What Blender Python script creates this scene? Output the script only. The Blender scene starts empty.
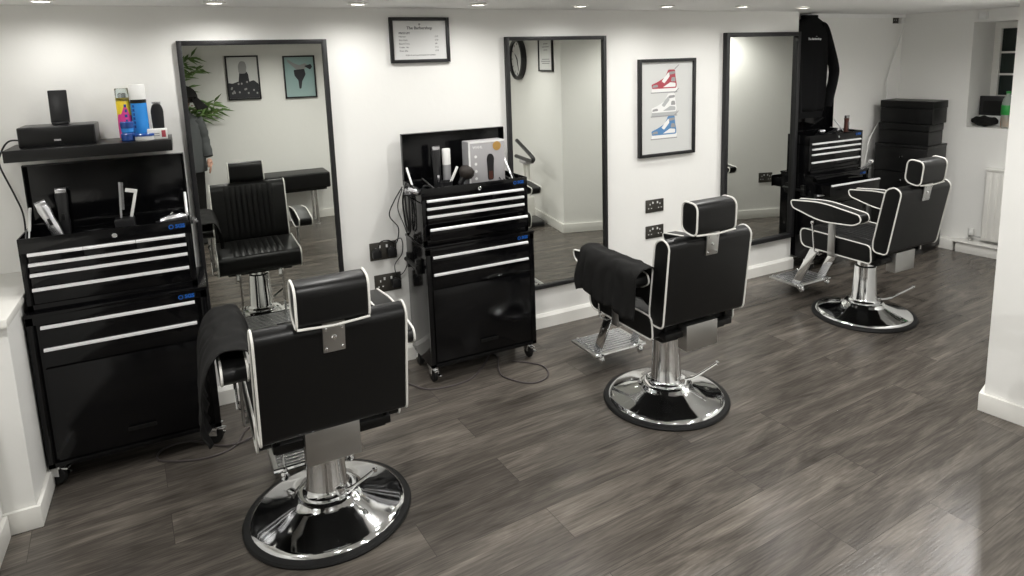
import bpy, bmesh, math, random
from math import sin, cos, pi, radians
from mathutils import Vector, Matrix, noise
random.seed(7)
S = bpy.context.scene
C = S.collection

# ------------------------------------------------------------------ materials
def mat(name, col, rough=.5, metal=0., coat=0., emit=None, es=0., trans=0., ior=1.45, spec=None):
    m = bpy.data.materials.new(name); m.use_nodes = True
    b = m.node_tree.nodes['Principled BSDF']
    b.inputs['Base Color'].default_value = (*col, 1)
    b.inputs['Roughness'].default_value = rough
    b.inputs['Metallic'].default_value = metal
    b.inputs['Coat Weight'].default_value = coat
    b.inputs['Coat Roughness'].default_value = .08
    b.inputs['Transmission Weight'].default_value = trans
    b.inputs['IOR'].default_value = ior
    if spec is not None: b.inputs['Specular IOR Level'].default_value = spec
    if emit:
        b.inputs['Emission Color'].default_value = (*emit, 1); b.inputs['Emission Strength'].default_value = es
    return m
def node(m, t, **kw):
    n = m.node_tree.nodes.new(t)
    for k, v in kw.items():
        if k in n.inputs: n.inputs[k].default_value = v
        else: setattr(n, k, v)
    return n
def lk(m, a, b): m.node_tree.links.new(a, b)
def bump(m, scale=40, strength=.2, dist=.002, detail=3, stretch=None):
    tc = node(m, 'ShaderNodeTexCoord'); mp = node(m, 'ShaderNodeMapping')
    if stretch: mp.inputs['Scale'].default_value = stretch
    nz = node(m, 'ShaderNodeTexNoise'); nz.inputs['Scale'].default_value = scale; nz.inputs['Detail'].default_value = detail
    bp = node(m, 'ShaderNodeBump'); bp.inputs['Strength'].default_value = strength; bp.inputs['Distance'].default_value = dist
    lk(m, tc.outputs['Object'], mp.inputs['Vector']); lk(m, mp.outputs['Vector'], nz.inputs['Vector'])
    lk(m, nz.outputs['Fac'], bp.inputs['Height']); lk(m, bp.outputs['Normal'], m.node_tree.nodes['Principled BSDF'].inputs['Normal'])
    return nz
def noisy(m, c1, c2, scale=3, detail=4, stretch=None):
    b = m.node_tree.nodes['Principled BSDF']
    tc = node(m, 'ShaderNodeTexCoord'); mp = node(m, 'ShaderNodeMapping')
    if stretch: mp.inputs['Scale'].default_value = stretch
    nz = node(m, 'ShaderNodeTexNoise'); nz.inputs['Scale'].default_value = scale; nz.inputs['Detail'].default_value = detail
    mx = node(m, 'ShaderNodeMix', data_type='RGBA'); mx.inputs[6].default_value = (*c1, 1); mx.inputs[7].default_value = (*c2, 1)
    lk(m, tc.outputs['Object'], mp.inputs['Vector']); lk(m, mp.outputs['Vector'], nz.inputs['Vector'])
    lk(m, nz.outputs['Fac'], mx.inputs[0]); lk(m, mx.outputs[2], b.inputs['Base Color'])

M = {}
M['wall'] = mat('wall_paint', (.82, .81, .78), .75); noisy(M['wall'], (.80, .795, .765), (.84, .835, .81), 1.6); bump(M['wall'], 18, .25, .004)
M['ceil'] = mat('ceiling_paint', (.86, .855, .84), .8); bump(M['ceil'], 30, .1)
M['gloss_white'] = mat('white_gloss_woodwork', (.80, .79, .75), .35); bump(M['gloss_white'], 12, .08)
M['leather'] = mat('black_vinyl', (.005, .005, .005), .38, spec=.34); bump(M['leather'], 260, .25, .0008)
M['piping'] = mat('white_piping', (.74, .73, .69), .45); bump(M['piping'], 200, .05)
M['chrome'] = mat('chrome', (.86, .87, .88), .07, 1.); bump(M['chrome'], 9, .02, .002)
M['steel'] = mat('brushed_steel', (.55, .55, .54), .32, 1.); bump(M['steel'], 60, .1, .001, stretch=(1, 12, 1))
M['alu'] = mat('aluminium_trim', (.86, .86, .87), .42, .35); bump(M['alu'], 90, .05, .001)
M['tool'] = mat('black_gloss_enamel', (.003, .003, .0035), .12, spec=.32); bump(M['tool'], 5, .02, .002)
M['tooldark'] = mat('black_satin_enamel', (.006, .006, .006), .35, spec=.35); bump(M['tooldark'], 90, .1, .001)
M['toolside'] = mat('grey_black_enamel', (.035, .036, .036), .35); bump(M['toolside'], 60, .1, .001)
M['rubber'] = mat('black_rubber', (.009, .009, .009), .55, spec=.3); bump(M['rubber'], 60, .15, .001)
M['frame'] = mat('dark_frame', (.010, .010, .011), .45); bump(M['frame'], 50, .12, .001, stretch=(1, 1, .1))
M['mirror'] = mat('mirror_glass', (.70, .712, .675), .0, 1.)
M['blue'] = mat('blue_badge', (.01, .10, .42), .35, emit=None); bump(M['blue'], 20, .05)
M['blackp'] = mat('black_plastic', (.014, .014, .015), .3); bump(M['blackp'], 120, .08, .0006)
M['cable'] = mat('black_cable', (.012, .012, .012), .45); bump(M['cable'], 120, .05)
M['cablegrey'] = mat('grey_cable', (.06, .05, .05), .45); bump(M['cablegrey'], 120, .05)
M['whitep'] = mat('white_plastic', (.75, .75, .73), .35); bump(M['whitep'], 60, .04)
M['cloth'] = mat('black_cloth', (.009, .0088, .0085), .8, spec=.2); bump(M['cloth'], 300, .4, .001)
M['sweat'] = mat('black_sweatshirt', (.006, .006, .0065), .9, spec=.15); bump(M['sweat'], 220, .4, .001)
M['socket'] = mat('socket_steel', (.10, .095, .085), .35, .8); bump(M['socket'], 90, .1, .001)
M['paper'] = mat('paper', (.72, .72, .71), .7); bump(M['paper'], 20, .05)
M['mount'] = mat('print_mount', (.60, .605, .59), .7); bump(M['mount'], 20, .05)
M['ink'] = mat('ink', (.03, .03, .035), .7); bump(M['ink'], 30, .05)
M['greyink'] = mat('grey_ink', (.30, .30, .30), .7); bump(M['greyink'], 30, .05)
M['red'] = mat('red_print', (.38, .06, .08), .6); bump(M['red'], 30, .05)
M['bluep'] = mat('blue_print', (.09, .22, .42), .6); bump(M['bluep'], 30, .05)
M['whiteprint'] = mat('white_print', (.78, .78, .77), .6); bump(M['whiteprint'], 30, .05)
M['lamp'] = mat('lamp_lens', (1, 1, 1), .4, emit=(1, .97, .90), es=28.)
M['glass'] = mat('clear_glass', (.9, .95, .95), .02, trans=1.)
M['night'] = mat('dark_window_glass', (.010, .018, .016), .05); bump(M['night'], 3, .05)
M['boxgrey'] = mat('silver_card', (.42, .41, .42), .35, .2); bump(M['boxgrey'], 60, .04)
M['boxside'] = mat('grey_card', (.30, .30, .31), .45); bump(M['boxside'], 60, .04)
M['gold'] = mat('gold_foil', (.55, .33, .10), .35, .5); bump(M['gold'], 60, .04)
M['brown'] = mat('dark_brown_plastic', (.07, .025, .018), .35); bump(M['brown'], 60, .04)
M['yellow'] = mat('yellow_can', (.75, .55, .03), .3); bump(M['yellow'], 60, .03)
M['pink'] = mat('pink_label', (.70, .05, .28), .3); bump(M['pink'], 60, .03)
M['skyblue'] = mat('sky_blue_can', (.03, .25, .68), .25); bump(M['skyblue'], 60, .03)
M['navy'] = mat('navy_jar', (.02, .07, .28), .2); bump(M['navy'], 60, .03)
M['silver'] = mat('silver_tool', (.62, .62, .64), .25, .9); bump(M['silver'], 60, .04)
M['leaf'] = mat('green_leaf', (.10, .20, .05), .45); noisy(M['leaf'], (.06, .15, .03), (.20, .30, .10), 9)
M['stem'] = mat('green_stem', (.12, .13, .05), .6); noisy(M['stem'], (.10, .10, .04), (.16, .17, .06), 9)
M['soil'] = mat('soil', (.03, .02, .015), .95); noisy(M['soil'], (.02, .015, .01), (.05, .035, .02), 40)
M['jacket'] = mat('grey_jacket', (.075, .08, .082), .85); bump(M['jacket'], 160, .4, .001)
M['skin'] = mat('skin', (.52, .30, .22), .55); noisy(M['skin'], (.50, .28, .20), (.56, .34, .26), 12)
M['hair'] = mat('dark_hair', (.02, .015, .012), .6); bump(M['hair'], 120, .5, .002)
M['teal'] = mat('teal_print', (.33, .45, .44), .6); noisy(M['teal'], (.36, .43, .42), (.22, .40, .40), 3)
M['green'] = mat('green_label', (.03, .30, .06), .4); bump(M['green'], 60, .03)
M['orange'] = mat('orange_drink', (.65, .22, .06), .2); bump(M['orange'], 60, .03)
M['bottle'] = mat('clear_plastic', (.75, .85, .78), .08, trans=.7); bump(M['bottle'], 20, .05)

# floor: grey-brown laminate planks
def floor_mat():
    m = mat('laminate_planks', (.1, .1, .1), .34, spec=.36)
    b = m.node_tree.nodes['Principled BSDF']
    tc = node(m, 'ShaderNodeTexCoord'); mp = node(m, 'ShaderNodeMapping')
    mp.inputs['Rotation'].default_value = (0, 0, radians(-4))
    lk(m, tc.outputs['Object'], mp.inputs['Vector'])
    br = node(m, 'ShaderNodeTexBrick'); br.offset = .37; br.squash = 1
    br.inputs['Scale'].default_value = 1.; br.inputs['Brick Width'].default_value = 1.22; br.inputs['Row Height'].default_value = .195
    br.inputs['Mortar Size'].default_value = .0012; br.inputs['Mortar Smooth'].default_value = .3; br.inputs['Bias'].default_value = 0
    br.inputs['Color1'].default_value = (0, 0, 0, 1); br.inputs['Color2'].default_value = (1, 1, 1, 1); br.inputs['Mortar'].default_value = (.5, .5, .5, 1)
    lk(m, mp.outputs['Vector'], br.inputs['Vector'])
    # per plank random offset of grain
    off = node(m, 'ShaderNodeVectorMath', operation='MULTIPLY_ADD'); off.inputs[1].default_value = (7.3, 3.1, 5.7)
    lk(m, br.outputs['Color'], off.inputs[0]); lk(m, mp.outputs['Vector'], off.inputs[2])
    st = node(m, 'ShaderNodeMapping'); st.inputs['Scale'].default_value = (.9, 5.5, 1)
    lk(m, off.outputs[0], st.inputs['Vector'])
    n1 = node(m, 'ShaderNodeTexNoise'); n1.inputs['Scale'].default_value = 1.7; n1.inputs['Detail'].default_value = 9; n1.inputs['Roughness'].default_value = .62; n1.inputs['Distortion'].default_value = 1.1
    lk(m, st.outputs['Vector'], n1.inputs['Vector'])
    st2 = node(m, 'ShaderNodeMapping'); st2.inputs['Scale'].default_value = (4., 75, 1)
    lk(m, off.outputs[0], st2.inputs['Vector'])
    n2 = node(m, 'ShaderNodeTexNoise'); n2.inputs['Scale'].default_value = 2.; n2.inputs['Detail'].default_value = 5
    lk(m, st2.outputs['Vector'], n2.inputs['Vector'])
    rp = node(m, 'ShaderNodeValToRGB')
    rp.color_ramp.elements[0].position = .28; rp.color_ramp.elements[0].color = (.046, .0405, .034, 1)
    rp.color_ramp.elements[1].position = .72; rp.color_ramp.elements[1].color = (.158, .139, .118, 1)
    e = rp.color_ramp.elements.new(.5); e.color = (.090, .079, .068, 1)
    lk(m, n1.outputs['Fac'], rp.inputs['Fac'])
    # plank tone
    tone = node(m, 'ShaderNodeMapRange'); tone.inputs['To Min'].default_value = .80; tone.inputs['To Max'].default_value = 1.18
    lk(m, br.outputs['Color'], tone.inputs['Value'])
    fine = node(m, 'ShaderNodeMapRange'); fine.inputs['From Min'].default_value = .3; fine.inputs['From Max'].default_value = .7; fine.inputs['To Min'].default_value = .72; fine.inputs['To Max'].default_value = 1.24
    lk(m, n2.outputs['Fac'], fine.inputs['Value'])
    mul = node(m, 'ShaderNodeMath', operation='MULTIPLY'); lk(m, tone.outputs[0], mul.inputs[0]); lk(m, fine.outputs[0], mul.inputs[1])
    vm = node(m, 'ShaderNodeVectorMath', operation='SCALE'); lk(m, rp.outputs['Color'], vm.inputs[0]); lk(m, mul.outputs[0], vm.inputs['Scale'])
    mx = node(m, 'ShaderNodeMix', data_type='RGBA'); mx.inputs[7].default_value = (.045, .04, .035, 1)
    lk(m, br.outputs['Fac'], mx.inputs[0]); lk(m, vm.outputs[0], mx.inputs[6]); lk(m, mx.outputs[2], b.inputs['Base Color'])
    rr = node(m, 'ShaderNodeMapRange'); rr.inputs['To Min'].default_value = .17; rr.inputs['To Max'].default_value = .30
    lk(m, n1.outputs['Fac'], rr.inputs['Value']); lk(m, rr.outputs[0], b.inputs['Roughness'])
    bp = node(m, 'ShaderNodeBump'); bp.inputs['Strength'].default_value = .25; bp.inputs['Distance'].default_value = .002
    lk(m, n2.outputs['Fac'], bp.inputs['Height']); lk(m, bp.outputs['Normal'], b.inputs['Normal'])
    return m
M['floor'] = floor_mat()

# ------------------------------------------------------------------ mesh builder
def round_poly(pts, r, n=5):
    out = []; N = len(pts)
    for i in range(N):
        p0, p, p1 = Vector(pts[i-1]), Vector(pts[i]), Vector(pts[(i+1) % N])
        rr = r[i] if isinstance(r, (list, tuple)) else r
        a, b = (p0-p), (p1-p)
        d = min(rr, a.length*.48, b.length*.48)
        A, B = p+a.normalized()*d, p+b.normalized()*d
        for k in range(n+1):
            t = k/n; out.append(tuple(A*(1-t)**2+p*2*t*(1-t)+B*t*t))
    return out
def spline(pts, n=8):
    P = [Vector(p) for p in pts]; out = []
    for i in range(len(P)-1):
        p0 = P[i-1] if i else P[0]*2-P[1]; p1, p2 = P[i], P[i+1]; p3 = P[i+2] if i+2 < len(P) else P[-1]*2-P[-2]
        for k in range(n):
            t = k/n; out.append(.5*((2*p1)+(p2-p0)*t+(2*p0-5*p1+4*p2-p3)*t*t+(3*p1-p0-3*p2+p3)*t**3))
    out.append(P[-1]); return out
class MB:
    def __init__(s): s.bm = bmesh.new()
    def add(s, verts, faces, mi=0):
        vs = [s.bm.verts.new(v) for v in verts]
        fs = []
        for f in faces:
            try:
                q = s.bm.faces.new([vs[i] for i in f]); q.material_index = mi; fs.append(q)
            except ValueError: pass
        return vs, fs
    def box(s, x0, x1, y0, y1, z0, z1, bev=0., mi=0, mx=None, seg=2):
        b = bmesh.new()
        bmesh.ops.create_cube(b, size=1)
        for v in b.verts: v.co = Vector(((x0+x1)/2+v.co.x*(x1-x0), (y0+y1)/2+v.co.y*(y1-y0), (z0+z1)/2+v.co.z*(z1-z0)))
        if bev: bmesh.ops.bevel(b, geom=b.edges[:], offset=bev, segments=seg, affect='EDGES', profile=.6)
        return s.merge(b, mi, mx)
    def merge(s, b, mi=0, mx=None):
        for f in b.faces: f.material_index = mi
        if mx is not None: b.transform(mx)
        me = bpy.data.meshes.new('t'); b.to_mesh(me); b.free()
        s.bm.from_mesh(me)
        bpy.data.meshes.remove(me); return s
    def lathe(s, prof, n=32, c=(0, 0, 0), mi=0, mx=None):   # prof: (r, z)
        b = bmesh.new(); rings = []
        for r, z in prof:
            rings.append([b.verts.new((r*cos(2*pi*k/n), r*sin(2*pi*k/n), z)) for k in range(n)] if r > 1e-6 else [b.verts.new((0, 0, z))])
        for A, B in zip(rings, rings[1:]):
            for k in range(n):
                k2 = (k+1) % n
                if len(A) > 1 and len(B) > 1: b.faces.new((A[k], A[k2], B[k2], B[k]))
                elif len(A) > 1: b.faces.new((A[k], A[k2], B[0]))
                elif len(B) > 1: b.faces.new((A[0], B[k2], B[k]))
        bmesh.ops.recalc_face_normals(b, faces=b.faces[:])
        T = Matrix.Translation(c)
        return s.merge(b, mi, T @ mx if mx is not None else T)
    def tube(s, pts, r, n=8, closed=False, mi=0, caps=True, flat=None):
        P = [Vector(p) for p in pts]; N = len(P); rings = []
        up = None
        for i, p in enumerate(P):
            a = P[i-1] if (i or closed) else P[i]; c = P[(i+1) % N] if (i < N-1 or closed) else P[i]
            t = (c-a)
            if t.length < 1e-9: t = Vector((0, 0, 1))
            t.normalize()
            if up is None:
                up = Vector((0, 0, 1)) if abs(t.z) < .9 else Vector((1, 0, 0))
            up = (up-t*up.dot(t))
            if up.length < 1e-6: up = t.orthogonal()
            up.normalize(); sd = t.cross(up)
            rr = r[i] if isinstance(r, (list, tuple)) else r
            f1, f2 = flat if flat else (1, 1)
            rings.append([s.bm.verts.new(p+up*(cos(2*pi*k/n)*rr*f1)+sd*(sin(2*pi*k/n)*rr*f2)) for k in range(n)])
        m = N if closed else N-1
        for i in range(m):
            A, B = rings[i], rings[(i+1) % N]
            for k in range(n):
                f = s.bm.faces.new((A[k], A[(k+1) % n], B[(k+1) % n], B[k])); f.material_index = mi
        if caps and not closed:
            f = s.bm.faces.new(rings[0][::-1]); f.material_index = mi
            f = s.bm.faces.new(rings[-1]); f.material_index = mi
        return s
    def bar(s, a, b, w, t, mi=0, bev=0):   # flat bar from a to b: width w along x-ish side, thickness t
        a, b = Vector(a), Vector(b); d = (b-a); L = d.length; d.normalize()
        q = d.to_track_quat('Z', 'X')
        bb = bmesh.new(); bmesh.ops.create_cube(bb, size=1)
        for v in bb.verts: v.co = Vector((v.co.x*w, v.co.y*t, v.co.z*L))
        if bev: bmesh.ops.bevel(bb, geom=bb.edges[:], offset=bev, segments=2, affect='EDGES')
        return s.merge(bb, mi, Matrix.Translation((a+b)/2) @ q.to_matrix().to_4x4())
    def prism(s, prof, x0, x1, axis='x', bev=0., mi=0, mx=None, seg=2):
        # profile (a,b); axis x -> (x,a,b); axis y -> (a,y,b); axis z -> (a,b,z)
        b = bmesh.new()
        def P(x, q): return (x, q[0], q[1]) if axis == 'x' else ((q[0], x, q[1]) if axis == 'y' else (q[0], q[1], x))
        A = [b.verts.new(P(x0, q)) for q in prof]; B = [b.verts.new(P(x1, q)) for q in prof]
        n = len(prof)
        fa = b.faces.new(A); fb = b.faces.new(B[::-1])
        for i in range(n): b.faces.new((A[i], A[(i+1) % n], B[(i+1) % n], B[i]))
        bmesh.ops.recalc_face_normals(b, faces=b.faces[:])
        if bev:
            bmesh.ops.bevel(b, geom=list(set(fa.edges[:]+fb.edges[:])), offset=bev, segments=seg, affect='EDGES', profile=.6)
        bmesh.ops.triangulate(b, faces=[f for f in b.faces if len(f.verts) > 8])
        return s.merge(b, mi, mx)
    def loft(s, rings, mi=0, cap=True):   # list of lists of points, equal length, closed loops
        R = [[s.bm.verts.new(p) for p in r] for r in rings]; n = len(R[0])
        for A, B in zip(R, R[1:]):
            for k in range(n):
                f = s.bm.faces.new((A[k], A[(k+1) % n], B[(k+1) % n], B[k])); f.material_index = mi
        if cap:
            for q in (R[0][::-1], R[-1]):
                f = s.bm.faces.new(q); f.material_index = mi
        return s
    def grid(s, fn, nu, nv, mi=0):
        V = [[s.bm.verts.new(fn(i/nu, j/nv)) for j in range(nv+1)] for i in range(nu+1)]
        for i in range(nu):
            for j in range(nv):
                f = s.bm.faces.new((V[i][j], V[i+1][j], V[i+1][j+1], V[i][j+1])); f.material_index = mi
        return s
    def build(s, name, mats, parent=None, loc=None, smooth=True, ang=35, recalc=True):
        if recalc: bmesh.ops.recalc_face_normals(s.bm, faces=s.bm.faces[:])
        me = bpy.data.meshes.new(name); s.bm.to_mesh(me); s.bm.free()
        if not isinstance(mats, (list, tuple)): mats = [mats]
        for m in mats: me.materials.append(m)
        o = bpy.data.objects.new(name, me); C.objects.link(o)
        if parent is not None: o.parent = parent
        if loc is not None: o.location = loc
        if smooth:
            me.polygons.foreach_set('use_smooth', [True]*len(me.polygons))
            try: me.set_sharp_from_angle(angle=radians(ang))
            except Exception: pass
        return o
def tag(o, label, cat, group=None):
    o['label'] = label; o['category'] = cat
    if group: o['group'] = group
    return o
def thing(name, label, cat, loc=(0, 0, 0), rz=0., group=None):
    o = bpy.data.objects.new(name, None); C.objects.link(o); o.location = loc; o.rotation_euler = (0, 0, rz)
    o.empty_display_size = .1
    return tag(o, label, cat, group)
def struct(o): o['kind'] = 'structure'; return o
def copy_tree(o, parent=None):
    c = o.copy(); C.objects.link(c); c.parent = parent
    for ch in [k for k in C.objects if k.parent == o]: copy_tree(ch, c)
    return c
def text_into(mb, txt, size, mx, mi=0, depth=.0006, align='CENTER', bold=0.):
    cu = bpy.data.curves.new('txt', 'FONT'); cu.body = txt; cu.size = size; cu.align_x = align; cu.align_y = 'CENTER'
    cu.extrude = depth; cu.offset = bold; cu.resolution_u = 3
    o = bpy.data.objects.new('txt', cu); C.objects.link(o)
    bpy.context.view_layer.update()
    me = bpy.data.meshes.new_from_object(o)
    b = bmesh.new(); b.from_mesh(me); mb.merge(b, mi, mx)
    bpy.data.objects.remove(o); bpy.data.curves.remove(cu); bpy.data.meshes.remove(me)
def face_y(x, y, z, rz=0.):   # text/plate plane facing -y
    return Matrix.Translation((x, y, z)) @ Matrix.Rotation(rz, 4, 'Z') @ Matrix.Rotation(pi/2, 4, 'X')

# ------------------------------------------------------------------ the room
WY = 3.56; ZC = 1.98; PH = radians(7.5)
YR = 3.75                                   # recess wall
E0 = Vector((5.735, 3.16)); D = Vector((-sin(PH), cos(PH))); NN = Vector((cos(PH), sin(PH)))
def E(s, n, z): p = E0+D*s+NN*n; return (p.x, p.y, z)
RY = -.5                                    # wall behind the camera
def quadbox(mb, pts, z0, z1, mi=0):         # vertical prism from plan polygon
    mb.prism(pts, z0, z1, axis='z', mi=mi)
b = MB(); b.box(-1.6, 7.2, -.9, 4.3, -.06, 0); struct(b.build('floor', M['floor'], smooth=False))
b = MB(); b.box(-1.6, 7.2, -.9, 4.3, ZC, ZC+.06); struct(b.build('ceiling', M['ceil'], smooth=False))
b = MB(); b.box(-1.3, 3.24, RY+.02, 2.58, ZC-.028, ZC-.001, .002); struct(b.build('trim_1', M['ceil'], smooth=False))
b = MB(); b.box(-1.5, 4.14, WY, WY+.19, 0, ZC); struct(b.build('wall_back', M['wall'], smooth=False))
b = MB(); b.box(4.14, 6.0, YR, YR+.12, 0, ZC); struct(b.build('wall_recess', M['wall'], smooth=False))
b = MB(); b.box(4.142, 5.66, YR-.022, YR-.001, ZC-.030, ZC-.001); struct(b.build('trim_2', M['ceil'], smooth=False))  # strip added so its shaded underside draws a dark line below the ceiling
b = MB(); b.box(-1.5, -1.38, -.8, WY, 0, ZC); struct(b.build('wall_left', M['wall'], smooth=False))
b = MB(); b.box(-1.5, 3.6, RY-.12, RY, 0, ZC); struct(b.build('wall_rear', M['wall'], smooth=False))
# end wall with deep window opening
b = MB()
WS0, WS1, WZ0, WZ1 = -.70, .035, 1.035, 1.88
def eb(mb, s0, s1, n0, n1, z0, z1, bev=0, mi=0):
    mx = Matrix(((NN.x, D.x, 0, E0.x), (NN.y, D.y, 0, E0.y), (0, 0, 1, 0), (0, 0, 0, 1)))
    mb.box(n0, n1, s0, s1, z0, z1, bev, mi, mx)
eb(b, WS1, .66, 0, .46, 0, ZC); eb(b, -1.5, WS0, 0, .46, 0, ZC); eb(b, WS0, WS1, 0, .46, 0, WZ0); eb(b, WS0, WS1, 0, .46, WZ1, ZC)
struct(b.build('wall_end', M['wall'], smooth=False))
b = MB()
fs = [WS0+.03, -.42, WS1-.03]
for s0, s1 in ((WS0, WS0+.05), (WS1-.05, WS1), (-.36, -.32)): eb(b, s0, s1, .41, .45, WZ0, WZ1, .004)
for z0, z1 in ((WZ0, WZ0+.05), (WZ1-.05, WZ1)): eb(b, WS0, WS1, .412, .452, z0, z1, .004)
for k in range(1, 4): eb(b, WS0+.05, WS1-.05, .42, .44, WZ0+.05+k*.1825-.008, WZ0+.05+k*.1825+.008)
for s in (-.17, -.52): eb(b, s-.008, s+.008, .42, .44, WZ0, WZ1)
wf = struct(b.build('window_1', M['gloss_white'], smooth=False))
b = MB(); eb(b, WS0+.01, WS1-.01, .443, .449, WZ0+.01, WZ1-.01); g = b.build('pane', M['night'], wf, smooth=False)
# boxed plinth under the radiator, skirtings
b = MB(); eb(b, -.80, .0, -.115, -.0005, 0, .085, .004); eb(b, -.80, .02, -.130, -.0005, .085, .095, .003); struct(b.build('baseboard_end', M['gloss_white']))
b = MB(); eb(b, .021, .57, -.10, -.0005, 0, .085, .004); struct(b.build('baseboard_end_corner', M['gloss_white']))
def skirt(name, x0, x1, y, t=.02, h=.085):
    b = MB(); b.prism([(y-t, 0), (y-.0005, 0), (y-.0005, h+.006), (y-t*.45, h+.006), (y-t, h-.012)], x0, x1)
    return struct(b.build(name, M['gloss_white'], smooth=False))
skirt('baseboard_back', -.595, 4.158, WY)
b = MB(); b.box(4.1405, 4.158, WY-.018, YR-.001, 0, .088, .003); struct(b.build('baseboard_return', M['gloss_white']))
skirt('baseboard_recess', 4.16, 5.54, YR)
b = MB(); b.box(-1.37, 3.3, RY+.0005, RY+.018, 0, .09, .003); struct(b.build('baseboard_rear', M['gloss_white']))
# low boxed-in wall at the left with its ledge board
b = MB(); b.box(-1.379, -.634, 2.905, WY-.001, 0, .80); b.box(-1.379, -.735, .9, 2.899, 0, .80); struct(b.build('wall_ledge', M['wall'], smooth=False))
b = MB(); b.box(-1.379, -.622, 2.87, WY-.001, .801, .835, .008); b.box(-1.379, -.715, .9, 2.869, .801, .835, .008); struct(b.build('trim_3', M['gloss_white']))
b = MB(); b.box(-.735, -.618, 2.888, 2.9045, 0, .088, .004); b.box(-.734, -.716, .9, 2.881, 0, .088, .004); b.box(-.6335, -.618, 2.9046, 3.53, 0, .088, .004)
struct(b.build('baseboard_ledge', M['gloss_white']))
# pillar / dividing wall at the right (encloses the room)
P1 = Vector((3.205, 1.607)); PA = radians(17)
Q1 = P1-D*2.2; Q2 = P1+Vector((cos(PA), sin(PA)))*2.9
b = MB(); b.prism([tuple(P1), tuple(Q1), (6.6, -.6), (6.6, 2.3), tuple(Q2)], 0, ZC, axis='z'); struct(b.build('wall_pillar', M['wall'], smooth=False))
b = MB()
n1 = -NN*.016; n2 = Vector((-sin(PA), cos(PA)))*.016
c = P1+n1+n2
# two leg L skirting round the pillar corner
def plan(pts, h): b.prism([tuple(p) for p in pts], 0, h, axis='z', bev=.003)
plan([P1-NN*.0006, P1-D*2.0-NN*.0006, P1-D*2.0+n1, P1+n1+n2, P1+Vector((cos(PA), sin(PA)))*2.3+n2, P1+Vector((cos(PA), sin(PA)))*2.3+n2*.05, P1+n2*.05-NN*.0006], .088)
struct(b.build('baseboard_pillar', M['gloss_white']))

# ------------------------------------------------------------------ downlights
def downlight(x, y, z, label, power, group, src=None, blend=.75, ang=168):
    if src is None:
        t = thing('ceiling_downlight', label, 'ceiling light', (x, y, z), group=group)
        b = MB(); b.lathe([(.030, -.001), (.045, -.001), (.047, -.004), (.044, -.007), (.032, -.009), (.030, -.006)], 28); b.build('trim_ring', M['gloss_white'], t)
        b = MB(); b.lathe([(0, -.0035), (.029, -.0035), (.0295, -.002), (.029, -.0005), (0, -.0005)], 24); b.build('lamp_lens', M['lamp'], t)
    else:
        t = copy_tree(src); t.location = (x, y, z); t['label'] = label; t['group'] = group
    L = bpy.data.lights.new('spot', 'SPOT'); L.energy = power; L.color = (1, .985, .955); L.spot_size = radians(ang); L.spot_blend = blend; L.shadow_soft_size = .028
    o = bpy.data.objects.new('downlight_lamp', L); C.objects.link(o); o.location = (x, y, z-.014)
    return t
row = [(-.445, 3.29), (.178, 3.29), (.796, 3.26), (1.40, 3.22), (2.019, 3.23), (2.597, 3.19), (3.148, 3.14), (3.72, 3.17)]
where = ['above the shelf with the black speaker', 'between the left tool chest and the left mirror', 'above the right side of the left mirror', 'above and right of the framed price list',
         'above the middle mirror', 'above the wall between middle mirror and trainer print', 'above the trainer print', 'by the hanging sweatshirt, above the right mirror']
dl = None
PW = 10.5; PF = 52
for (x, y), w in zip(row, where):
    t = downlight(x, y, ZC, 'small round recessed ceiling downlight ' + w, PW*(.7 if x < 0 else 1), 'recessed ceiling downlights', dl)
    dl = dl or t
for k, (x, y, z, p) in enumerate([(.50, 2.66, ZC, PF*.6), (1.55, 2.66, ZC, PF*.6), (2.62, 2.66, ZC, PF*.6), (3.72, 2.30, ZC, PF*.95), (4.60, 2.34, ZC, PF*1.05), (.35, 1.2, ZC-.028, PF), (1.5, 1.0, ZC-.028, PF), (2.6, 1.1, ZC-.028, PF), (-.75, 2.0, ZC-.028, PF), (.9, .25, ZC-.028, PF*.8), (2.3, .1, ZC-.028, PF*.8)]):  # unseen downlights: some read from floor glints, the rest added to light the room
    downlight(x, y, z, 'unseen fill downlight in the ceiling over the middle of the room, outside the photo', p, 'downlights over the middle of the room', dl)

# ------------------------------------------------------------------ mirrors and frames
def wall_frame(name, label, cat, x0, x1, z0, z1, depth, fw, inner, innermat, y=WY, group=None):
    cx = (x0+x1)/2
    t = thing(name, label, cat, (cx, y, z0), group=group); w = (x1-x0)/2; h = z1-z0
    b = MB()
    b.box(-w, -w+fw, -depth, -.001, 0, h, .0015); b.box(w-fw, w, -depth, -.001, 0, h, .0015)
    b.box(-w+fw, w-fw, -depth, -.001, 0, fw, .0015); b.box(-w+fw, w-fw, -depth, -.001, h-fw, h, .0015)
    b.build('frame', M['frame'], t)
    b = MB(); b.box(-w+fw-.001, w-fw+.001, -inner[1], -inner[0], fw-.001, h-fw+.001); g = b.build(innermat[0], innermat[1], t, smooth=False)
    return t, w, h, g
wall_frame('wall_mirror', 'tall black-framed wall mirror behind the nearest barber chair, reflecting two pictures', 'mirror', .012, .69, .33, 1.822, .032, .022, (.006, .016), ('mirror_glass', M['mirror']))
wall_frame('wall_mirror', 'tall black-framed wall mirror right of the middle tool chest, reflecting a clock', 'mirror', 1.70, 2.396, .265, 1.822, .032, .022, (.006, .016), ('mirror_glass', M['mirror']))
wall_frame('wall_mirror', 'tall black-framed wall mirror left of the hanging sweatshirt', 'mirror', 3.393, 4.125, .265, 1.832, .040, .030, (.006, .016), ('mirror_glass', M['mirror']))

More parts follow.
